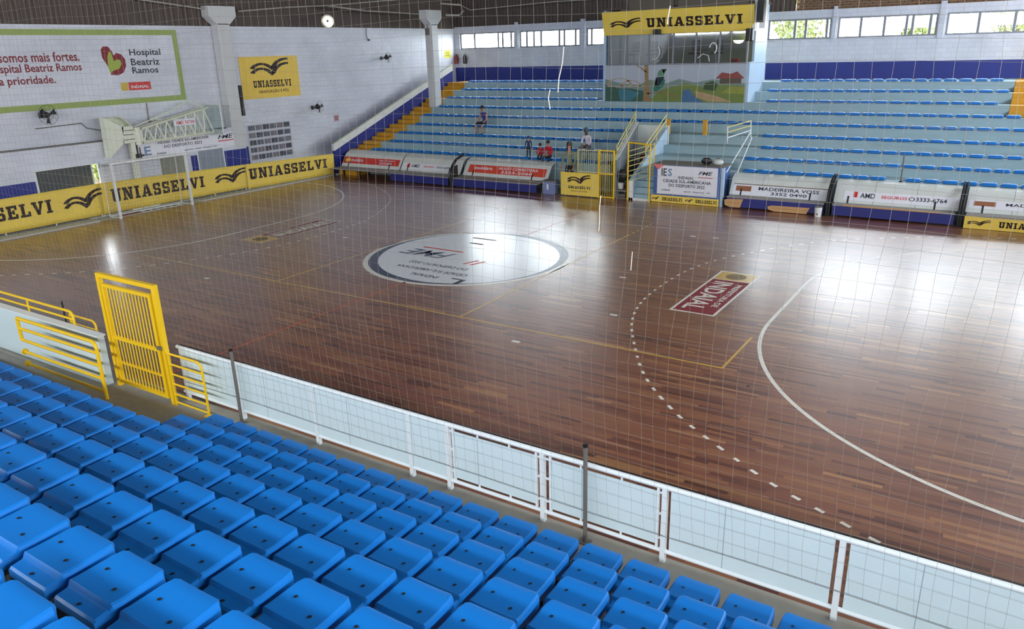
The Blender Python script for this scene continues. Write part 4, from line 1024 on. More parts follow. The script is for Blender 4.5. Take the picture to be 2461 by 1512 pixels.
P.rect('board_mark', M_RED, *span(bd2, .10, .15), *vsp(bd2, .25, .9)); P.text('lettering', M_INK, 'AMD', *span(bd2, .18, .34), *vsp(bd2, .3, .85)); P.text('lettering', M_RED, 'SEGUROS', *span(bd2, .42, .62), *vsp(bd2, .4, .7)); P.text('lettering', M_INK, '3333-6764', *span(bd2, .66, .96), *vsp(bd2, .4, .75))
bd3 = brd(1130, 397, 1316, 406, 1140, 415, LB, LT)
t, P = dugout('team bench with orange red sponsor board under the seated people', xr2+.08, xr3, 9.35, LB, LT, bd3, M_ORED)
P.text('lettering', M_PAPER, 'Imobiliária', *span(bd3, .08, .32), *vsp(bd3, .42, .8)); P.text('lettering', M_PAPER, 'HUGO CORRETORA', *span(bd3, .40, .90), *vsp(bd3, .55, .88)); P.text('lettering', M_PAPER, '3333-2060', *span(bd3, .44, .84), *vsp(bd3, .10, .42))
xa = px_plane(1756, 450, RB, RT)[0]; xb = px_plane(1998, 465, RB, RT)[0]; xc = px_plane(2312, 480, RB, RT)[0]
bd4 = brd(1765, 443, 1990, 457, 1765, 467, RB, RT)
t, P = dugout('team bench with timber merchant board and opened cardboard along its front', xa, xb-.05, 9.9, RB, RT, bd4, M_PAPER)
P.rect('board_mark', c_('brown_print', 150, 96, 66, rough=.6), *span(bd4, .03, .2), *vsp(bd4, .35, .85)); P.text('lettering', M_INK, 'MADEIREIRA VOSS', *span(bd4, .28, .92), *vsp(bd4, .52, .85)); P.text('lettering', M_INK, '3352 0490', *span(bd4, .42, .80), *vsp(bd4, .12, .42))
part('board_trim', c_('trim_brown', 140, 126, 108, rough=.6), t, lambda b: b.bar(P.fn(bd4[0], bd4[3]+.02), P.fn(bd4[1], bd4[3]+.02), .03, .03))
bd5 = brd(2030, 460, 2308, 476, 2030, 481, RB, RT)
t, P = dugout('team bench with white insurance board and full blue front between black frames', xb+.12, xc-.05, 9.9, RB, RT, bd5, M_PAPER)
P.rect('board_mark', M_RED, *span(bd5, .09, .125), *vsp(bd5, .35, .95)); P.text('lettering', M_INK, 'AMD', *span(bd5, .15, .285), *vsp(bd5, .32, .85)); P.text('lettering', M_RED, 'SEGUROS', *span(bd5, .34, .565), *vsp(bd5, .4, .72)); P.text('lettering', M_INK, '3333-6764', *span(bd5, .64, .9), *vsp(bd5, .35, .78)); P.put('phone_mark', M_INK, [ribbon2([(span(bd5, .605, .605)[0]+.08*math.cos(k*.5), vsp(bd5, .55, .55)[0]+.09*math.sin(k*.5)) for k in range(14)], .03)])
part('plank_edge', M_CARD, t, lambda b: b.box(xb+.5, xc-.5, 9.88, 9.93, .39, .43))
bd6 = brd(2330, 481, 2461, 488, 2330, 500, RB, RT); bd6 = (bd6[0], bd6[0]+3.3, bd6[2], bd6[3])
t, P = dugout('team bench with timber merchant board behind the low yellow sponsor strip', xc+.15, xc+3.9, 9.9, RB, RT, bd6, M_PAPER)
P.rect('board_mark', MATS['brown_print'], *span(bd6, .04, .22), *vsp(bd6, .3, .85)); P.text('lettering', M_INK, 'MADEIREIRA VOSS', *span(bd6, .30, .93), *vsp(bd6, .45, .8)); P.text('lettering', M_INK, '3352 0490', *span(bd6, .44, .82), *vsp(bd6, .08, .36))
# black curved frames between benches
for x, yf, y1, z1, lab in ((xr2, 9.40, 10.45, 1.30, 'black curved steel frame beside the orange red board'), (xb+.03, 9.95, 10.75, 1.28, 'black curved steel frame between the two white boards'), (xc+.05, 9.95, 10.75, 1.28, 'black curved steel frame at the end of the low yellow strip')):
    t = thing('bench_frame', lab, 'frame', (x, yf, 0))
    pts = [(x, yf, 0), (x, yf, .55), (x, yf+.12, .85), (x, yf+.4, 1.12), (x, y1, z1)]
    for dx in (-.04, .04): part('curved_tube', M_DARK, t, lambda b: b.tube([(a+dx, c, d) for a, c, d in pts], .035, 8), True)
    part('side_sheet', M_DARK, t, lambda b: b.prism([(yf, 0), (yf+.5, 0), (yf+.5, .9), (yf+.12, .85), (yf, .55)], x-.01, x+.01, 'x'))
# yellow printed strips on the floor in front
def strip(label, x0, x1, y, z0, z1, rep, m=M_YBAN, cat='banner'):
    t = thing('sponsor_strip', label, cat, ((x0+x1)/2, y, 0))
    sbo = part('board', m, t, lambda b: b.box(x0, x1, y, y+.03, z0, z1))
    part('prop', M_DARK, t, lambda b: [b.bar((x, y+.04, .0), (x, y+.04, z1-.05), .04, .02) for x in (x0+.2, x1-.2)])
    P = Print(lambda s, tt: (x0+s*(x1-x0), y-.004, z0+tt*(z1-z0)), sbo); w = 1/rep
    for k in range(rep): P.book('book_mark', M_BLACK, w*k+.04*w, w*k+.26*w, .25, .78); P.slab('lettering', M_BLACK, 'UNIASSELVI', w*k+.34*w, w*k+.95*w, .26, .74)
    return t
strip('low yellow sponsor strip standing before the end bench', xc+.18, xc+2.9, 9.84, .01, .38, 1)
a = px_y(1566, 466, 9.95); c = px_y(1728, 482, 9.95)
strip('low yellow sponsor strip under the white town banner', a.x, c.x, 9.9, .01, .27, 2)
# cardboard pieces lying on the bench fronts
for lab, x0, x1, z0, z1, sk in (('big tan cardboard sheet leaning beside the yellow strip', xa+.0, xa+.66, .05, .36, .18), ('long tan cardboard strip leaning on the timber merchant bench', xa+1.55, xa+2.95, .02, .24, .12)):
    t = thing('cardboard_sheet', lab, 'cardboard', ((x0+x1)/2, 9.86, 0)); b = MB(); b.prism([(x0, z0+.06), (x0+.2, z0), (x1-.1, z0), (x1, z1), (x0+.12, z1-.02), (x0-.02, z1-.06)], 9.86, 9.875, 'y'); b.build('sheet', M_CARD, t); part('fold_line', c_('card_fold', 160, 120, 80, rough=.8), t, lambda b: b.box(x0+.1, x1-.1, 9.855, 9.861, (z0+z1)/2, (z0+z1)/2+.012))
t = thing('water_cooler', 'white round water cooler tub beside the timber merchant bench', 'cooler', (xb-.28, 9.86, 0)); part('tub', M_STEEL, t, lambda b: b.lathe((xb-.22, 9.72, 0), [(0, 0), (.11, 0), (.125, .3), (.12, .32), (0, .33)], 14), True); part('lid', M_POST, t, lambda b: b.lathe((xb-.22, 9.72, .33), [(.128, 0), (.128, .03), (0, .04)], 14)); part('tap', M_DARK, t, lambda b: b.box(xb-.25, xb-.2, 9.58, 9.61, .08, .12))
t = thing('trash_bin', 'small blue box with white label beside the orange red bench', 'box', (-2.42, 9.5, 0)); part('body', c_('pale_blue_box', 120, 132, 176, rough=.5), t, lambda b: b.bbox(xr3+.12, xr3+.62, 9.55, 9.95, 0, .52, .015)); part('lid', M_POST, t, lambda b: b.box(xr3+.10, xr3+.64, 9.53, 9.97, .52, .56)); part('label', M_PAPER, t, lambda b: b.box(xr3+.32, xr3+.40, 9.545, 9.55, .2, .42))

# ------------------------------------------------------------------ middle: passage, stair flight, railings
pas = struct('trim_7', (-.2, 10, 0), 'grey sloping side walls of the passage into the far stand')
M_PGREY = c_('passage_grey', 120, 130, 138, rough=.6, var=.12); M_PBLUE = c_('parapet_pale_blue', 176, 200, 222, rough=.5, var=.08)
def slab_wall(b, p, q_, zb, z0, z1, th=.1):
    p = Vector((p[0], p[1], 0)); q_ = Vector((q_[0], q_[1], 0)); d = (q_-p).normalized(); n = Vector((-d.y, d.x, 0))*th/2
    vs = [p-n+Vector((0, 0, zb)), p+n+Vector((0, 0, zb)), q_+n+Vector((0, 0, zb)), q_-n+Vector((0, 0, zb)), p-n+Vector((0, 0, z0)), p+n+Vector((0, 0, z0)), q_+n+Vector((0, 0, z1)), q_-n+Vector((0, 0, z1))]
    b.add(vs, [(3, 2, 1, 0), (4, 5, 6, 7), (0, 1, 5, 4), (1, 2, 6, 5), (2, 3, 7, 6), (3, 0, 4, 7)])
part('left_wall', M_PGREY, pas, lambda b: slab_wall(b, (-.15, 10.0), (-.88, 13.5), 0, 1.48, 2.55))
part('left_coping', M_STEEL, pas, lambda b: slab_wall(b, (-.15, 9.98), (-.88, 13.5), 1.40, 1.52, 2.60, .14) if False else b.bar((-.15, 9.98, 1.50), (-.88, 13.5, 2.58), .14, .05))
part('back_wall', M_COVER, pas, lambda b: b.box(-.95, .55, 13.5, 13.6, 0, 2.48))
part('passage_floor', M_GREYCON, pas, lambda b: b.box(-.9, .5, 10.0, 13.5, 0, .02))
for k in range(5): part('passage_step', c_('red_brown_step', 120, 62, 44, rough=.7), pas, lambda b: b.box(-.55, .44, 12.0+.3*k, 13.5, 0 if k == 0 else .25*k, .25*(k+1)))
sf = struct('trim_8', (.95, 10, 0), 'pale blue stair flight with sloping parapet up the far stand')
part('parapet', M_PBLUE, sf, lambda b: (b.prism([(9.9, 0), (13.4, 1.9), (13.4, 2.42), (9.9, .72)], .44, .56, 'x'), b.prism([(9.9, 0), (13.4, 0), (13.4, 1.9)], .44, .56, 'x')))
part('parapet_end', M_STEEL, sf, lambda b: b.box(.42, .66, 9.84, 9.9, 0, .74))
for k in range(5): part('stair_tread', M_RISER, sf, lambda b: b.box(.56, 1.42, 9.95+.21*k, 11.0, 0 if k == 0 else .224*k, .224*(k+1)))
part('kick_board', M_STEEL, sf, lambda b: b.box(.5, 1.36, 9.84, 9.9, 0, .09))
def tubes(t, name, m, pts, r=.025): return part(name, m, t, lambda b: b.tube(pts, r, 8), True)
hr = thing('stair_railing', 'pale yellow twin handrail climbing the left passage wall', 'railing', (-.15, 10, 0))
M_YPALE = c_('pale_yellow_tube', 214, 204, 130, rough=.4, var=.06)
for dz in (.28, .48): tubes(hr, 'handrail', M_YPALE, [(-.15, 10.05, 1.5+dz), (-.88, 13.4, 2.55+dz)])
for f in (0.02, .5, .98): tubes(hr, 'baluster', M_YPALE, [(-.15-.73*f, 10.05+3.35*f, 1.5+1.05*f), (-.15-.73*f, 10.05+3.35*f, 1.98+1.05*f)], .018)
hr = thing('stair_railing', 'pale yellow handrail on the pale blue stair parapet', 'railing', (.5, 10, .7))
for dz in (.30, .52): tubes(hr, 'handrail', M_YPALE, [(.5, 11.3, 1.40+dz), (.5, 13.4, 2.42+dz)])
for yy in (11.35, 12.4, 13.35): tubes(hr, 'baluster', M_YPALE, [(.5, yy, .72+(yy-9.9)*.486), (.5, yy, 1.24+(yy-9.9)*.486)], .018)
for u in (1625, 1712):
    p = px_y(u, 300, 15.2); t = thing('ochre_bollard', 'short ochre stub post on the tier %s' % ('beside the stair top' if u < 1700 else 'above the white town banner'), 'post', (p.x, 14.3, 2.06)); part('stub', M_YSTEP, t, lambda b: b.box(p.x-.08, p.x+.08, 14.25, 14.37, 2.06, 2.62)); part('cap', M_YSTEP, t, lambda b: b.box(p.x-.11, p.x+.11, 14.22, 14.40, 2.62, 2.66))
# yellow gate frame across the stair
yf = thing('stair_gate', 'yellow gate frame with slanted bars across the foot of the stair', 'gate', (.9, 10, 0))
tubes(yf, 'gate_post', M_YELLOW, [(.47, 9.78, .0), (.47, 9.78, 2.2)], .03); tubes(yf, 'gate_post', M_YELLOW, [(1.36, 9.78, 0), (1.36, 9.78, 2.14)], .03); tubes(yf, 'gate_head', M_YELLOW, [(.47, 9.78, 2.19), (1.36, 9.78, 2.13)], .03)
for k in range(7): tubes(yf, 'gate_bar', M_YPALE, [(.49, 9.82, .72+.19*k), (1.22, 10.5, .95+.19*k)], .016)
tubes(yf, 'gate_stile', M_YELLOW, [(1.22, 10.5, .9), (1.22, 10.5, 2.12)], .022)
# yellow barred fence and gate left of the passage
yg = thing('barred_gate', 'yellow barred gate between the square sponsor banner and the passage', 'gate', (-.4, 9.75, 0))
for x in (-.74, -.10): part('gate_post', M_YELLOW, yg, lambda b: b.box(x-.03, x+.03, 9.72, 9.78, 0, 1.87))
for z in (.02, .93, 1.82): part('gate_rail', M_YELLOW, yg, lambda b: b.box(-.74, -.10, 9.725, 9.775, z, z+.05))
for k in range(6): tubes(yg, 'gate_bar', M_YELLOW, [(-.66+.092*k, 9.75, .05), (-.66+.092*k, 9.75, 1.84)], .010)
yb = thing('barred_fence', 'pale cream barred fence above the square sponsor banner', 'fence', (-1.5, 9.75, .0))
for x in (-1.70, -.80): part('fence_post', M_YPALE, yb, lambda b: b.box(x-.02, x+.02, 9.80, 9.84, 0, 1.84))
for z in (.95, 1.80): part('fence_rail', M_YPALE, yb, lambda b: b.box(-1.70, -.80, 9.80, 9.84, z, z+.035))
for k in range(9): tubes(yb, 'fence_bar', M_YPALE, [(-1.62+.095*k, 9.82, .95), (-1.62+.095*k, 9.82, 1.82)], .009)
sb = thing('square_banner', 'yellow square sponsor banner with book mark tied to the barred fence', 'banner', (-1.5, 9.6, 0))
sbc = part('cloth', M_YBAN, sb, lambda b: b.box(-2.38, -.68, 9.62, 9.64, .04, .93)); P = Print(lambda s, tt: (-2.38+1.70*s, 9.615, .04+.89*tt), sbc)
P.book('book_mark', M_BLACK, .2, .78, .50, .94); P.slab('lettering', M_BLACK, 'UNIASSELVI', .2, .78, .31, .43); P.text('lettering', M_BLACK, 'GRADUAÇÃO E PÓS', .27, .70, .17, .24)
part('tie_bar', M_YELLOW, sb, lambda b: b.box(-2.38, -.68, 9.63, 9.66, .92, .95))
# white town banner on its blue stand
wbn = thing('town_banner', 'white town sports banner on a blue stand beside the stair', 'banner', (2.7, 10, 0))
a = px_y(1582, 395, 9.95); c = px_y(1722, 470, 9.95)
part('stand_body', c_('stand_blue', 66, 98, 160, rough=.5, var=.08), wbn, lambda b: b.box(a.x-.18, c.x+.12, 9.98, 10.95, .0, 1.40))
part('stand_top', M_POST, wbn, lambda b: b.box(a.x-.2, c.x+.2, 9.96, 10.95, 1.40, 1.44))
part('stand_edge', M_PBLUE, wbn, lambda b: b.box(c.x+.12, c.x+.22, 9.97, 10.1, 0, 1.40))
wbc = part('cloth', M_PAPER, wbn, lambda b: b.box(a.x-.02, c.x, 9.955, 9.975, .32, 1.38))
part('corner_tape', c_('pink_tape', 226, 120, 120, rough=.5), wbn, lambda b: b.prism([(a.x-.2, 1.42), (a.x+.25, 1.40), (a.x+.02, 1.22)], 9.945, 9.957, 'y'))
bw_ = c.x-a.x+.02; P = Print(lambda s, tt: (a.x-.02+bw_*s, 9.95, .32+1.06*tt), wbc)
P.text('lettering', M_INK, 'IE', .07, .16, .64, .90); P.text('lettering', MATS['blue_grey_print'], 'S', .18, .25, .64, .90); P.text('lettering', M_INK, 'FME', .69, .92, .74, .86, .3); P.rect('red_rule', M_RED, .69, .92, .64, .67)
P.text('lettering', M_INK, 'INDAIAL', .36, .62, .56, .66); P.text('lettering', M_INK, 'CIDADE SUL-AMERICANA', .10, .90, .42, .53); P.text('lettering', M_INK, 'DO DESPORTO 2022', .20, .80, .27, .38); P.text('lettering', M_INK, 'indaial', .08, .22, .12, .18); P.text('lettering', M_INK, 'apoio  fesporte  SC', .46, .9, .10, .16)
for lab, dx, mm, s in (('black sports bag lying on the banner stand', -.55, M_DARK, 1.), ('grey and white bundle lying beside the black bag', -.12, M_COVER, .9)):
    t = thing('sports_bag', lab, 'bag', (c.x+dx, 10.3, 1.44)); part('bag_body', mm, t, lambda b: b.sphere((c.x+dx, 10.3, 1.44+.13*s), .16*s, 12, 8, (1.35, .8, .8)), True); part('handle', M_DARK, t, lambda b: b.tube([(c.x+dx-.14, 10.3, 1.62*1.0), (c.x+dx, 10.3, 1.70), (c.x+dx+.14, 10.3, 1.62)], .012, 6))
# right white handrails
rr_ = thing('stair_railing', 'white tube railing climbing the tiers right of the town banner', 'railing', (4.1, 11, 1.1))
q0 = px_x(1745, 415, 4.05); q1 = px_x(1803, 318, 4.05)
tubes(rr_, 'handrail', M_FTUBE, [q0, q1], .028); p2 = px_x(1772, 415, 4.4); p3 = px_x(1807, 330, 4.4); tubes(rr_, 'handrail', M_FTUBE, [p2, p3], .022)
for v0, v1 in ((306, 290), (318, 302), (331, 313)):
    tubes(rr_, 'top_bar', M_YPALE if v0 < 320 else M_FTUBE, [px_y(1749, v0, q1.y-.9), px_y(1805, v1, q1.y)], .024)
tubes(rr_, 'upright', M_FTUBE, [px_y(1805, 290, q1.y), px_y(1804, 330, q1.y)], .022); tubes(rr_, 'upright', M_FTUBE, [px_y(1749, 304, q1.y-.9), px_y(1748, 345, q1.y-.9)], .018)
gp = px_y(2163, 448, 11.0)
t = thing('net_post', 'thin dark pole standing on the front tier above the insurance board', 'post', (gp.x, 11.0, 1.12)); part('shaft', M_POST, t, lambda b: b.tube([(gp.x, 11.025, 1.12), (gp.x, 11.025, 2.05)], .022, 8)); part('collar', M_DARK, t, lambda b: b.lathe((gp.x, 11.03, 1.12), [(.06, 0), (.06, .03), (.03, .04)], 10))
# stored gear in the passage
t = thing('gear_pile', 'pile of dark and white gear stored in the passage mouth', 'equipment', (.1, 10.15, 0)); part('dark_bags', M_DARK, t, lambda b: (b.sphere((.05, 10.2, .85), .22, 10, 7, (1, .7, 1.2)), b.sphere((.22, 10.25, .55), .2, 10, 7, (1, .7, 1.1)))); part('white_bucket', M_STEEL, t, lambda b: b.lathe((.02, 10.15, .35), [(0, .0), (.1, 0), (.13, .24), (0, .25)], 12)); part('trolley', M_POST, t, lambda b: (b.tube([(-.05, 10.1, .02), (-.02, 10.3, 1.2)], .02, 6), b.tube([(.2, 10.1, .02), (.2, 10.3, 1.2)], .02, 6), b.box(-.1, .28, 10.05, 10.3, .25, .33), b.tube([(-.08, 10.08, .09), (.28, 10.08, .09)], .09, 10)))

# ------------------------------------------------------------------ press cabin on the far stand
BYF = 17.2; bx0, bx1 = -4.12, 2.50
cab = thing('press_cabin', 'press cabin with painted mural, glass front and sponsor sign on the stand', 'cabin', (-.8, BYF, TZ[6]))
zb0 = TZ[6]+.0
mup = part('mural_panel', c_('mural_sky', 176, 184, 196, rough=.6, var=.08, scale=1.5), cab, lambda b: b.box(bx0-.08, bx1+.02, BYF, BYF+.1, zb0-.02, 4.80))
part('side_wall', M_PBLUE, cab, lambda b: b.box(bx1+.02, bx1+.14, BYF, 19.6, zb0, 4.85))
part('side_wall', M_PBLUE, cab, lambda b: b.box(bx1+.03, bx1+.13, BYF+.6, 19.6, 4.85, 7.2))
part('side_wall', M_PBLUE, cab, lambda b: b.box(bx0-.2, bx0-.08, BYF, 19.6, zb0, 7.2))
part('cabin_floor', M_POST, cab, lambda b: b.box(bx0, bx1, BYF+.1, 19.6, 4.70, 4.78))
part('cabin_back', c_('cabin_inside', 186, 188, 184, rough=.7, var=.2, scale=1.2), cab, lambda b: b.box(bx0-.08, bx1+.03, 19.5, 19.6, zb0, 7.2))
part('cabin_roof', M_CLAD2, cab, lambda b: b.box(bx0-.2, bx1+.2, BYF-.1, 19.6, 7.2, 7.3))
xs_ = [bx0+.05, -3.13, -2.04, -.86, .19, 1.26, bx1-.02]
for x in xs_: part('mullion', M_FRAME, cab, lambda b: b.box(x-.035, x+.035, BYF+.02, BYF+.09, 4.80, 6.16))
part('sill', M_FRAME, cab, lambda b: b.box(bx0, bx1, BYF-.02, BYF+.1, 4.78, 4.84)); part('head', M_FRAME, cab, lambda b: b.box(bx0, bx1, BYF-.02, BYF+.1, 6.10, 6.2))
for a_, c_x in zip(xs_, xs_[1:]): part('pane', M_BOOTHGLASS, cab, lambda b: b.box(a_+.035, c_x-.035, BYF+.05, BYF+.058, 4.84, 6.10))
sgc = part('sign_cloth', M_YBAN2, cab, lambda b: b.prism([(BYF-.30, 7.12), (BYF-.28, 7.14), (BYF-.02, 6.14), (BYF-.04, 6.12)], bx0-.16, bx1+.24, 'x'))
P = Print(lambda s, tt: (bx0-.16+(bx1-bx0+.4)*s, BYF-.05-.26*tt, 6.13+1.0*tt), sgc)
P.book('sign_book_mark', M_BLACK, .06, .27, .25, .70); P.slab('sign_lettering', M_BLACK, 'UNIASSELVI', .31, .93, .28, .66)
part('awning', c_('awning_grey', 96, 88, 78, rough=.7), cab, lambda b: (b.box(bx0+.8, bx1+.2, BYF-.3, BYF+.2, 7.14, 7.2), b.box(-2.9, -.8, BYF-.32, BYF-.28, 7.16, 7.7), b.box(-.6, bx1, BYF-.28, BYF-.24, 7.16, 7.7)))
part('corner_post', M_STEEL, cab, lambda b: (b.box(bx1+.16, bx1+.28, BYF-.1, BYF+.05, 6.1, 7.6), b.box(bx1+.36, bx1+.6, BYF+.2, BYF+.5, 6.2, 7.6)))
part('cable', M_STEEL, cab, lambda b: b.tube([(-1.75+.28*math.cos(a), BYF-.03, 5.35+.33*math.sin(a)) for a in [-1.9+.3*k for k in range(10)]], .018, 5))
part('cable', M_STEEL, cab, lambda b: b.tube([(1.0+.16*math.cos(a), BYF-.03, 5.45+.22*math.sin(a)) for a in [-1.2+.35*k for k in range(13)]], .03, 5))
part('cable', M_STEEL, cab, lambda b: b.tube([(.32, BYF-.03, 5.05), (.55, BYF-.03, 5.22), (.8, BYF-.03, 5.15), (.86, BYF-.03, 4.9)], .02, 5))
for x, z, s, lab in ((bx1+.12, 5.95, .5, 'black loudspeaker hung under the cabin sign corner'), (bx1+.52, 6.85, .85, 'black loudspeaker hung beside the cabin roof'), (-1.55, 6.2, .22, 'small black box under the cabin sign lettering')):
    t = thing('loudspeaker', lab, 'speaker', (x, BYF-.2, z)); part('cabinet', M_DARK, t, lambda b: b.bbox(x-.15, x+.15, BYF-.36, BYF-.10, z-s/2, z+s/2, .02)); part('grille', MATS['grille_grey'], t, lambda b: b.box(x-.12, x+.12, BYF-.368, BYF-.36, z-s*.4, z+s*.4))
t = thing('cabin_glow', 'yellow dome shape glowing inside the cabin glass', 'lamp', (1.85, BYF+.5, 5.9)); part('shade', c_('dome_yellow', 220, 230, 90, rough=.4), t, lambda b: b.lathe((1.9, BYF+.6, 5.75), [(.5, 0), (.48, .08), (.3, .26), (.05, .34), (0, .34)], 18), True)
lm = bpy.data.materials.new('glow_diffuser'); lm.use_nodes = True; lm.node_tree.nodes['Principled BSDF'].inputs['Emission Color'].default_value = (1, 1, .75, 1); lm.node_tree.nodes['Principled BSDF'].inputs['Emission Strength'].default_value = 5  # emission puts in the bright yellow shape behind the cabin glass
part('diffuser', lm, t, lambda b: b.sphere((1.9, BYF+.6, 5.78), .2, 12, 8, (1.2, 1.2, .9)), True); part('stem', M_DARK, t, lambda b: b.tube([(1.9, BYF+.6, 6.08), (1.9, BYF+.6, 7.2)], .012, 5))
t = thing('red_box', 'small red box on the cabin sill', 'box', (1.9, BYF+.2, 4.78)); part('case', M_RED, t, lambda b: b.bbox(1.75, 2.08, BYF+.15, BYF+.35, 4.78, 5.0, .03)); part('clasp', M_DARK, t, lambda b: b.box(1.88, 1.95, BYF+.14, BYF+.15, 4.86, 4.92))
for x in (-3.3, -2.4, -.3, .75): 
    t = thing('cabin_chair', 'dark office chair inside the press cabin', 'chair', (x, BYF+1.2, 4.78), 'chairs inside the cabin'); part('seat', M_DARK, t, lambda b: b.bbox(x-.22, x+.22, BYF+1., BYF+1.42, 5.2, 5.27, .02)); part('backrest', M_DARK, t, lambda b: b.bbox(x-.2, x+.2, BYF+1.40, BYF+1.46, 5.35, 5.8, .02)); part('stem', M_POST, t, lambda b: (b.tube([(x, BYF+1.2, 4.82), (x, BYF+1.2, 5.2)], .03, 8), b.box(x-.25, x+.25, BYF+1.17, BYF+1.23, 4.78, 4.83), b.box(x-.03, x+.03, BYF+.95, BYF+1.45, 4.78, 4.83)))
# mural painted on the panel
mw = bx1-bx0+.1; mh = 4.80-zb0
def mf(o): return lambda s, tt: (bx0-.08+mw*s, BYF-.004-o, zb0-.02+(mh+.02)*tt)
P0, P1, P3 = Print(mf(0), mup), Print(mf(.003), mup), Print(mf(.006), mup)
cm = lambda n, r, g_, b_: c_('mural_'+n, r, g_, b_, rough=.6, var=.2, scale=4)
P0.poly('mural_hills', cm('hills', 120, 140, 132), [(0, 0), (1, 0), (1, .50), (.9, .55), (.78, .6), (.66, .52), (.55, .62), (.46, .5), (.34, .6), (.26, .46), (.12, .5), (0, .62)])
P1.poly('mural_field', cm('field', 112, 128, 62), [(.30, 0), (1, 0), (1, .42), (.86, .46), (.72, .40), (.60, .50), (.50, .40), (.42, .32), (.36, .1)])
P1.poly('mural_bank', cm('bank', 58, 92, 78), [(0, 0), (.31, 0), (.29, .30), (.2, .36), (.1, .36), (0, .48)])
P3.poly('mural_river', cm('river', 70, 108, 148), [(.57, 0), (.73, 0), (.66, .16), (.62, .36), (.58, .30)])
P3.poly('mural_pond', cm('pond', 60, 118, 130), [(.12, .02), (.20, .02), (.27, .24), (.14, .36), (.10, .3)])
P3.poly('mural_path', cm('path', 176, 148, 108), [(.68, .12), (.76, .02), (.92, .02), (.82, .16), (.72, .26), (.66, .30)])
P3.poly('mural_house', cm('house', 88, 78, 64), [(.83, .48), (.97, .48), (.97, .62), (.83, .62)])
P3.poly('mural_roof', cm('roof', 140, 70, 62), [(.80, .62), (.84, .78), (.90, .74), (.94, .80), (.99, .62)])
P3.poly('mural_bush', cm('bush', 60, 78, 44), [(.72, .34), (.80, .30), (.82, .48), (.78, .56), (.73, .50)])
P3.poly('mural_lawn', cm('lawn', 142, 146, 60), [(.84, .24), (1.0, .22), (1.0, .40), (.9, .42)])
P3.put('mural_bridge', cm('bridge', 168, 150, 128), [ribbon2([(.02+.09*(1-math.cos(t_))+.0, .44+.20*math.sin(t_)) for t_ in [PI*k/10 for k in range(11)]], .02), ribbon2([(.13+.07*(1-math.cos(t_)), .42+.16*math.sin(t_)) for t_ in [PI*k/10 for k in range(11)]], .02), rect2(.02, .31, .40, .44)])
P4 = Print(mf(.009), mup)
P4.poly('mural_trunk', cm('trunk', 150, 118, 76), [(.29, 0), (.345, 0), (.33, .5), (.325, 1), (.295, 1), (.305, .5)])
P4.put('mural_branch', cm('branch', 140, 108, 72), [ribbon2([(.31, .80), (.27, .92), (.24, .99)], .012), ribbon2([(.32, .22), (.42, .27), (.50, .20), (.54, .1)], [.03, .03, .025, .01])])
P5 = Print(mf(.012), mup)
P5.poly('mural_bird_body', cm('bird_body', 38, 112, 92), [(.365, .30), (.39, .28), (.44, .42), (.45, .58), (.43, .68), (.385, .66), (.37, .48)])
P6 = Print(mf(.015), mup)
P6.poly('mural_bird_wing', cm('bird_wing', 26, 40, 52), [(.375, .42), (.40, .40), (.435, .60), (.445, .68), (.385, .66)]); P6.poly('mural_bird_head', cm('bird_head', 96, 140, 112), [(.395, .68), (.44, .70), (.445, .84), (.41, .86), (.395, .78)]); P6.poly('mural_bird_beak', cm('bird_beak', 36, 50, 54), [(.44, .76), (.46, .88), (.42, .88)])
P6.poly('mural_bird_breast', cm('bird_breast', 176, 160, 110), [(.372, .44), (.39, .46), (.39, .62), (.378, .56)])

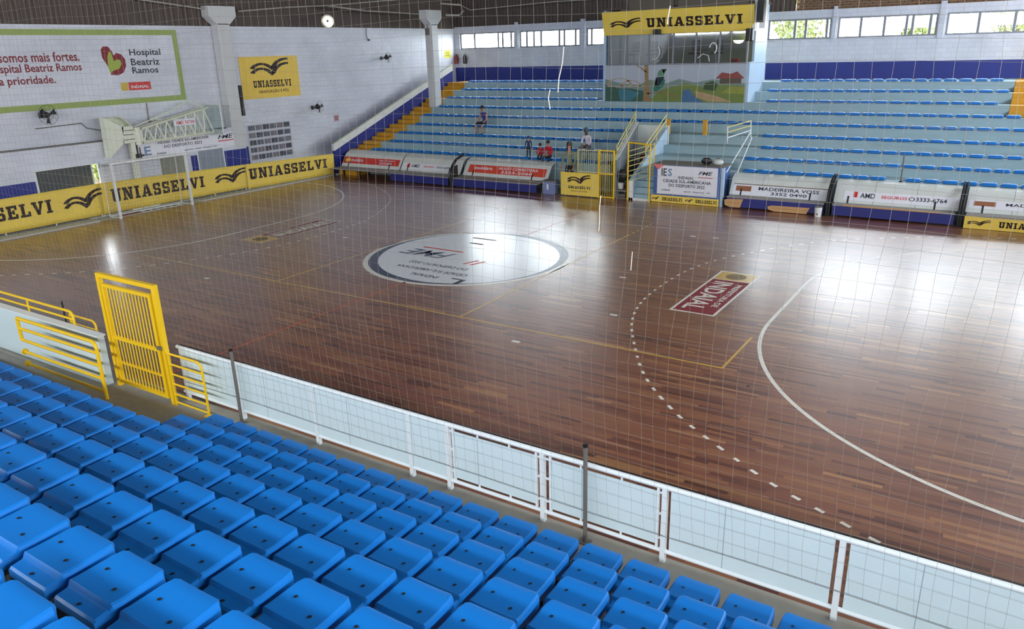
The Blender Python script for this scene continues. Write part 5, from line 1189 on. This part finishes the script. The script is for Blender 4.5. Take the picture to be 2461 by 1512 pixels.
# ------------------------------------------------------------------ people on the far stand
SKIN = c_('skin', 176, 124, 98, rough=.6, var=.06); HAIR = c_('dark_hair', 26, 22, 22, rough=.7)
def person(label, loc, rotz, joints, shirt, trousers, shoes, scale=1., sleeves=True, hairlong=False, hairm=None, skin=None, shorts=False):
    """one continuous skinned body; joints in metres, figure faces -y"""
    root = thing('person', label, 'person', loc); root.rotation_euler = (0, 0, rotz); root.scale = (scale,)*3
    V = []; E_ = []; Rr = []; K = []
    def add(p, r, kind, par=None):
        V.append(p); Rr.append(r); K.append(kind)
        if par is not None: E_.append((par, len(V)-1))
        return len(V)-1
    J = joints
    pel = add(J['pelvis'], .125, 'l'); sp = add(J['spine'], .115, 's', pel); ch = add(J['chest'], .13, 's', sp)
    nk = add(J['neck'], .052, 'k', ch); hb_ = add(J['head0'], .068, 'k', nk); hm = add(J['head1'], .088, 'k', hb_); ht = add(J['head2'], .062, 'k', hm)
    for s in ('L', 'R'):
        sh = add(J['sh'+s], .062, 's', ch); el = add(J['el'+s], .045, 's' if sleeves else 'k', sh); wr_ = add(J['wr'+s], .032, 'k', el)
        w = Vector(J['wr'+s]); d = (w-Vector(J['el'+s])).normalized(); side = Vector((1, 0, 0)) if abs(d.x) < .8 else Vector((0, 1, 0)); side = (side-d*side.dot(d)).normalized()
        palm = add(tuple(w+d*.065), .032, 'k', wr_); dn = Vector((0, 0, -1))
        for i, (o, l) in enumerate(((-.026, .055), (-.009, .066), (.009, .062), (.026, .048))):
            k1 = add(tuple(w+d*.10+side*o), .0095, 'k', palm); k2 = add(tuple(w+d*(.10+l*.55)+side*o*1.1+dn*.006), .0085, 'k', k1); add(tuple(w+d*(.10+l*.9)+side*o*1.1+dn*.024), .007, 'k', k2)
        sg = -1 if s == 'L' else 1
        t1 = add(tuple(w+d*.05+side*.042*sg), .011, 'k', palm); add(tuple(w+d*.085+side*.055*sg+dn*.01), .008, 'k', t1)
        hp = add(J['hp'+s], .088, 'l', pel); kn = add(J['kn'+s], .06, 'l', hp); an_ = add(J['an'+s], .04, 'k' if shorts else 'l', kn); he = add(tuple(Vector(J['an'+s])+Vector((0, -.06, -.05))), .042, 'f', an_); add(tuple(Vector(J['an'+s])+Vector((0, -.17, -.062))), .032, 'f', he)
    me = bpy.data.meshes.new('body_cage'); me.from_pydata(V, E_, [])
    ob = bpy.data.objects.new('body_cage', me); COL.objects.link(ob)
    sk = ob.modifiers.new('skin', 'SKIN'); sk.use_smooth_shade = True; sk.branch_smoothing = .4
    for i, sv in enumerate(me.skin_vertices[0].data): sv.radius = (Rr[i], Rr[i]*(.72 if K[i] in 's' and i < 3 else 1)); sv.use_root = (i == 0)
    su = ob.modifiers.new('sub', 'SUBSURF'); su.levels = 1; su.render_levels = 1
    dg = bpy.context.evaluated_depsgraph_get(); bm_ = bpy.data.meshes.new_from_object(ob.evaluated_get(dg)); bpy.data.objects.remove(ob)
    mats = [skin or SKIN, shirt, trousers, shoes]; idx = {'k': 0, 's': 1, 'l': 2, 'f': 3}
    bm_.materials.clear()
    for m in mats: bm_.materials.append(m)
    P_ = [Vector(p) for p in V]
    for po in bm_.polygons:
        c = po.center; best = None
        for a, b_ in E_:
            A, B_ = P_[a], P_[b_]; ab = B_-A; t_ = max(0, min(1, (c-A).dot(ab)/max(1e-9, ab.length_squared))); dd = (c-A-ab*t_).length-(Rr[a]*(1-t_)+Rr[b_]*t_)
            if best is None or dd < best[0]: best = (dd, a, b_, t_)
        _, a, b_, t_ = best; ka, kb = K[a], K[b_]
        k_ = kb if t_ > .5 else ka
        if ka == 's' and kb == 'k': k_ = 's' if t_ < (.35 if b_ == nk else .9 if sleeves else .1) else 'k'
        if ka == 'l' and kb == 'k': k_ = 'l' if t_ < .15 else 'k'
        if ka == 'l' and kb == 's': k_ = 'l' if t_ < .3 else 's'
        po.material_index = idx[k_]; po.use_smooth = True
    bo = bpy.data.objects.new('body', bm_); COL.objects.link(bo); bo.parent = root
    h1 = Vector(J['head1']); h2 = Vector(J['head2'])
    hb2 = MB(); n = 14; m_ = 8
    for i in range(m_+1):
        th = PI*.62*i/m_
        for k in range(n):
            ph = 2*PI*k/n; fr = math.sin(ph) < -.3 and th > .95   # open at the face
            r = .104 if not fr else .085
            zc = math.cos(th)*.115+.02
            if hairlong and math.sin(ph) > -.2 and i > m_-3: zc -= .05*(i-m_+3); r = .1
            hb2.v.append(tuple(h1+Vector((r*math.sin(th)*math.cos(ph), r*1.08*math.sin(th)*math.sin(ph)+.012, zc))))
    hb2.add([], []); 
    hb2.f += [(i*n+k, (i+1)*n+k, (i+1)*n+(k+1) % n, i*n+(k+1) % n) for i in range(m_) for k in range(n)]; hb2.m += [0]*(m_*n)
    ho = bpy.data.objects.new('hair', hb2.mesh('hair', hairm or HAIR, smooth=True)); COL.objects.link(ho); ho.parent = root
    fb = MB(); fb.sphere(h1+Vector((0, -.092, -.02)), .014, 6, 5, (.8, 1.2, 1.5))
    for s in (-1, 1): fb.sphere(h1+Vector((s*.089, .005, -.015)), .022, 6, 5, (.4, .8, 1.3))
    fo = bpy.data.objects.new('nose_and_ears', fb.mesh('nose_and_ears', skin or SKIN, smooth=True)); COL.objects.link(fo); fo.parent = root
    eb = MB()
    for s in (-1, 1): eb.sphere(h1+Vector((s*.034, -.083, .012)), .010, 6, 5)
    eb.box(h1.x-.024, h1.x+.024, h1.y-.092, h1.y-.082, h1.z-.062, h1.z-.054)
    eo = bpy.data.objects.new('eyes_and_mouth', eb.mesh('eyes_and_mouth', c_('eye_dark', 60, 34, 30, rough=.4))); COL.objects.link(eo); eo.parent = root
    return root
def seated(lean=.04, knee=.40, spread=.12, hands=(.10, -.34, .16), drop=.42, hx=0.):
    j = {'pelvis': (0, 0, .10), 'spine': (0, lean*-.3, .30), 'chest': (0, -lean, .47), 'neck': (0, -lean*1.2, .60), 'head0': (hx*.5, -lean*1.4-.01, .675), 'head1': (hx, -lean*1.5-.02, .77), 'head2': (hx, -lean*1.5-.015, .84)}
    for s, g in (('L', -1), ('R', 1)):
        j['sh'+s] = (g*.165, -lean, .53); j['el'+s] = (g*.225, -lean-.07, .27); j['wr'+s] = (g*hands[0], hands[1]+.08, hands[2])
        j['hp'+s] = (g*.09, -.01, .085); j['kn'+s] = (g*spread, -knee, .10); j['an'+s] = (g*(spread+.01), -knee+.02, .08-drop)
    return j
def standing(armfwd=.0, hx=0.):
    j = {'pelvis': (0, 0, .93), 'spine': (0, 0, 1.13), 'chest': (0, .01, 1.32), 'neck': (0, 0, 1.47), 'head0': (hx*.5, -.01, 1.54), 'head1': (hx, -.02, 1.64), 'head2': (hx, -.015, 1.71)}
    for s, g in (('L', -1), ('R', 1)):
        j['sh'+s] = (g*.175, .01, 1.40); j['el'+s] = (g*.235, .0-armfwd*.3, 1.12); j['wr'+s] = (g*.22, -.06-armfwd, .88+armfwd*.6)
        j['hp'+s] = (g*.09, 0, .90); j['kn'+s] = (g*.10, -.02, .50); j['an'+s] = (g*.11, .02, .085)
    return j
cl = lambda n, r, g_, b_: c_('cloth_'+n, r, g_, b_, rough=.8, var=.1, scale=12)
KH = c_('denim_dark', 32, 36, 48, rough=.8, var=.1); SHO = c_('shoe_dark', 26, 26, 30, rough=.6)
SEATH = .115
# man in blue on the fourth tier
p = px_y(1166, 300, TY[3]+.27)
person('person in a blue purple shirt and shorts sitting alone on an upper row', (p.x, TY[3]+.25, TZ[3]+SEATH+.0), -.12, seated(.06, .42, .17, (.20, -.36, .17), .43, -.05), cl('indigo', 62, 62, 140), KH, SHO, 1.03, False, shorts=True)
# child standing in dark blue on the front tier
p = px_y(1271, 388, TY[0]+.16)
person('child in dark navy clothes standing beside the seated red shirts', (p.x, TY[0]+.16, TZ[0]), .5, standing(), cl('navy', 30, 44, 84), KH, SHO, .56)
p = px_y(1300, 375, TY[0]+.3)
person('small child in red leaning beside the adult in red', (p.x, TY[0]+.27, TZ[0]+SEATH), .35, seated(.05, .34, .10, (.06, -.30, .14), .36), cl('red', 176, 36, 44), KH, SHO, .66)
p = px_y(1321, 375, TY[0]+.3)
person('adult in a red football shirt sitting on the front row', (p.x, TY[0]+.28, TZ[0]+SEATH-.02), .1, seated(.10, .40, .14, (.08, -.36, .20), .12), cl('bright_red', 186, 30, 42), KH, SHO, .84)
p = px_y(1367, 410, 10.35)
person('person with long hair in a grey green top standing behind the yellow square banner', (p.x, 10.4, .0), .15, standing(.1), cl('sage', 128, 136, 108), c_('black_trousers', 24, 26, 34, rough=.8), SHO, 1.16, True, True, c_('brown_hair', 52, 34, 34, rough=.7))
p = px_y(1411, 360, TY[1]+.2)
person('person in a white shirt and grey cap sitting behind the barred fence', (p.x, TY[1]+.28, TZ[1]+SEATH), -.05, seated(.10, .42, .17, (.14, -.34, .22), .42), cl('white', 214, 206, 216), c_('grey_trousers', 116, 112, 112, rough=.8), SHO, 1.0, True, False, c_('grey_cap', 70, 84, 88, rough=.7), c_('skin_dark', 96, 64, 52, rough=.6))

# ------------------------------------------------------------------ safety net hanging between stand and court
NY = -10.395
def net(b):
    r0 = .0014
    x0, x1, z0, z1 = -16.5, 18.0, .40, 9.45
    nx = int((x1-x0)/.145); nz = int((z1-z0)/.165)
    f = lambda i, j: (x0+(x1-x0)*i/nx+.10*math.sin(j*.13+i*.021)*min(1, j/12)+.012*math.sin(i*1.7+j*.9), NY-.02*math.sin(i*.05+j*.1)*min(1, j/10), z0+(z1-z0)*j/nz+.022*math.sin(i*.23+j*.05)*min(1, j/4))
    for i in range(nx+1): b.tube([f(i, j) for j in range(0, nz+1, 2)], r0, 3, False)
    for j in range(1, nz+1): b.tube([f(i, j) for i in range(0, nx+1, 3)], r0, 3, False)
nt_ = thing('safety_net', 'fine pale cord safety net hanging in front of the court along the fence', 'net', (0, NY, .4))
tag(part('net_cords', M_NET, nt_, net), kind='stuff')
part('bottom_rope', M_POST, nt_, lambda b: b.tube([(-16.5+34.5*k/40, NY, .40-.012*math.sin(k*1.3)) for k in range(41)], .0035, 5))
rope = c_('white_mending_rope', 214, 206, 190, rough=.7)
for pix in ([(1355, 112), (1352, 150), (1343, 190), (1341, 222)], [(1322, 215), (1318, 236), (1322, 262)], [(1444, 470), (1441, 500), (1441, 530), (1439, 556)], [(1611, 14), (1606, 40), (1604, 58)], [(1520, 605), (1516, 650)]):
    part('mending_rope', rope, nt_, lambda b: b.tube([px_y(u, v, NY) for u, v in pix], .005, 5))
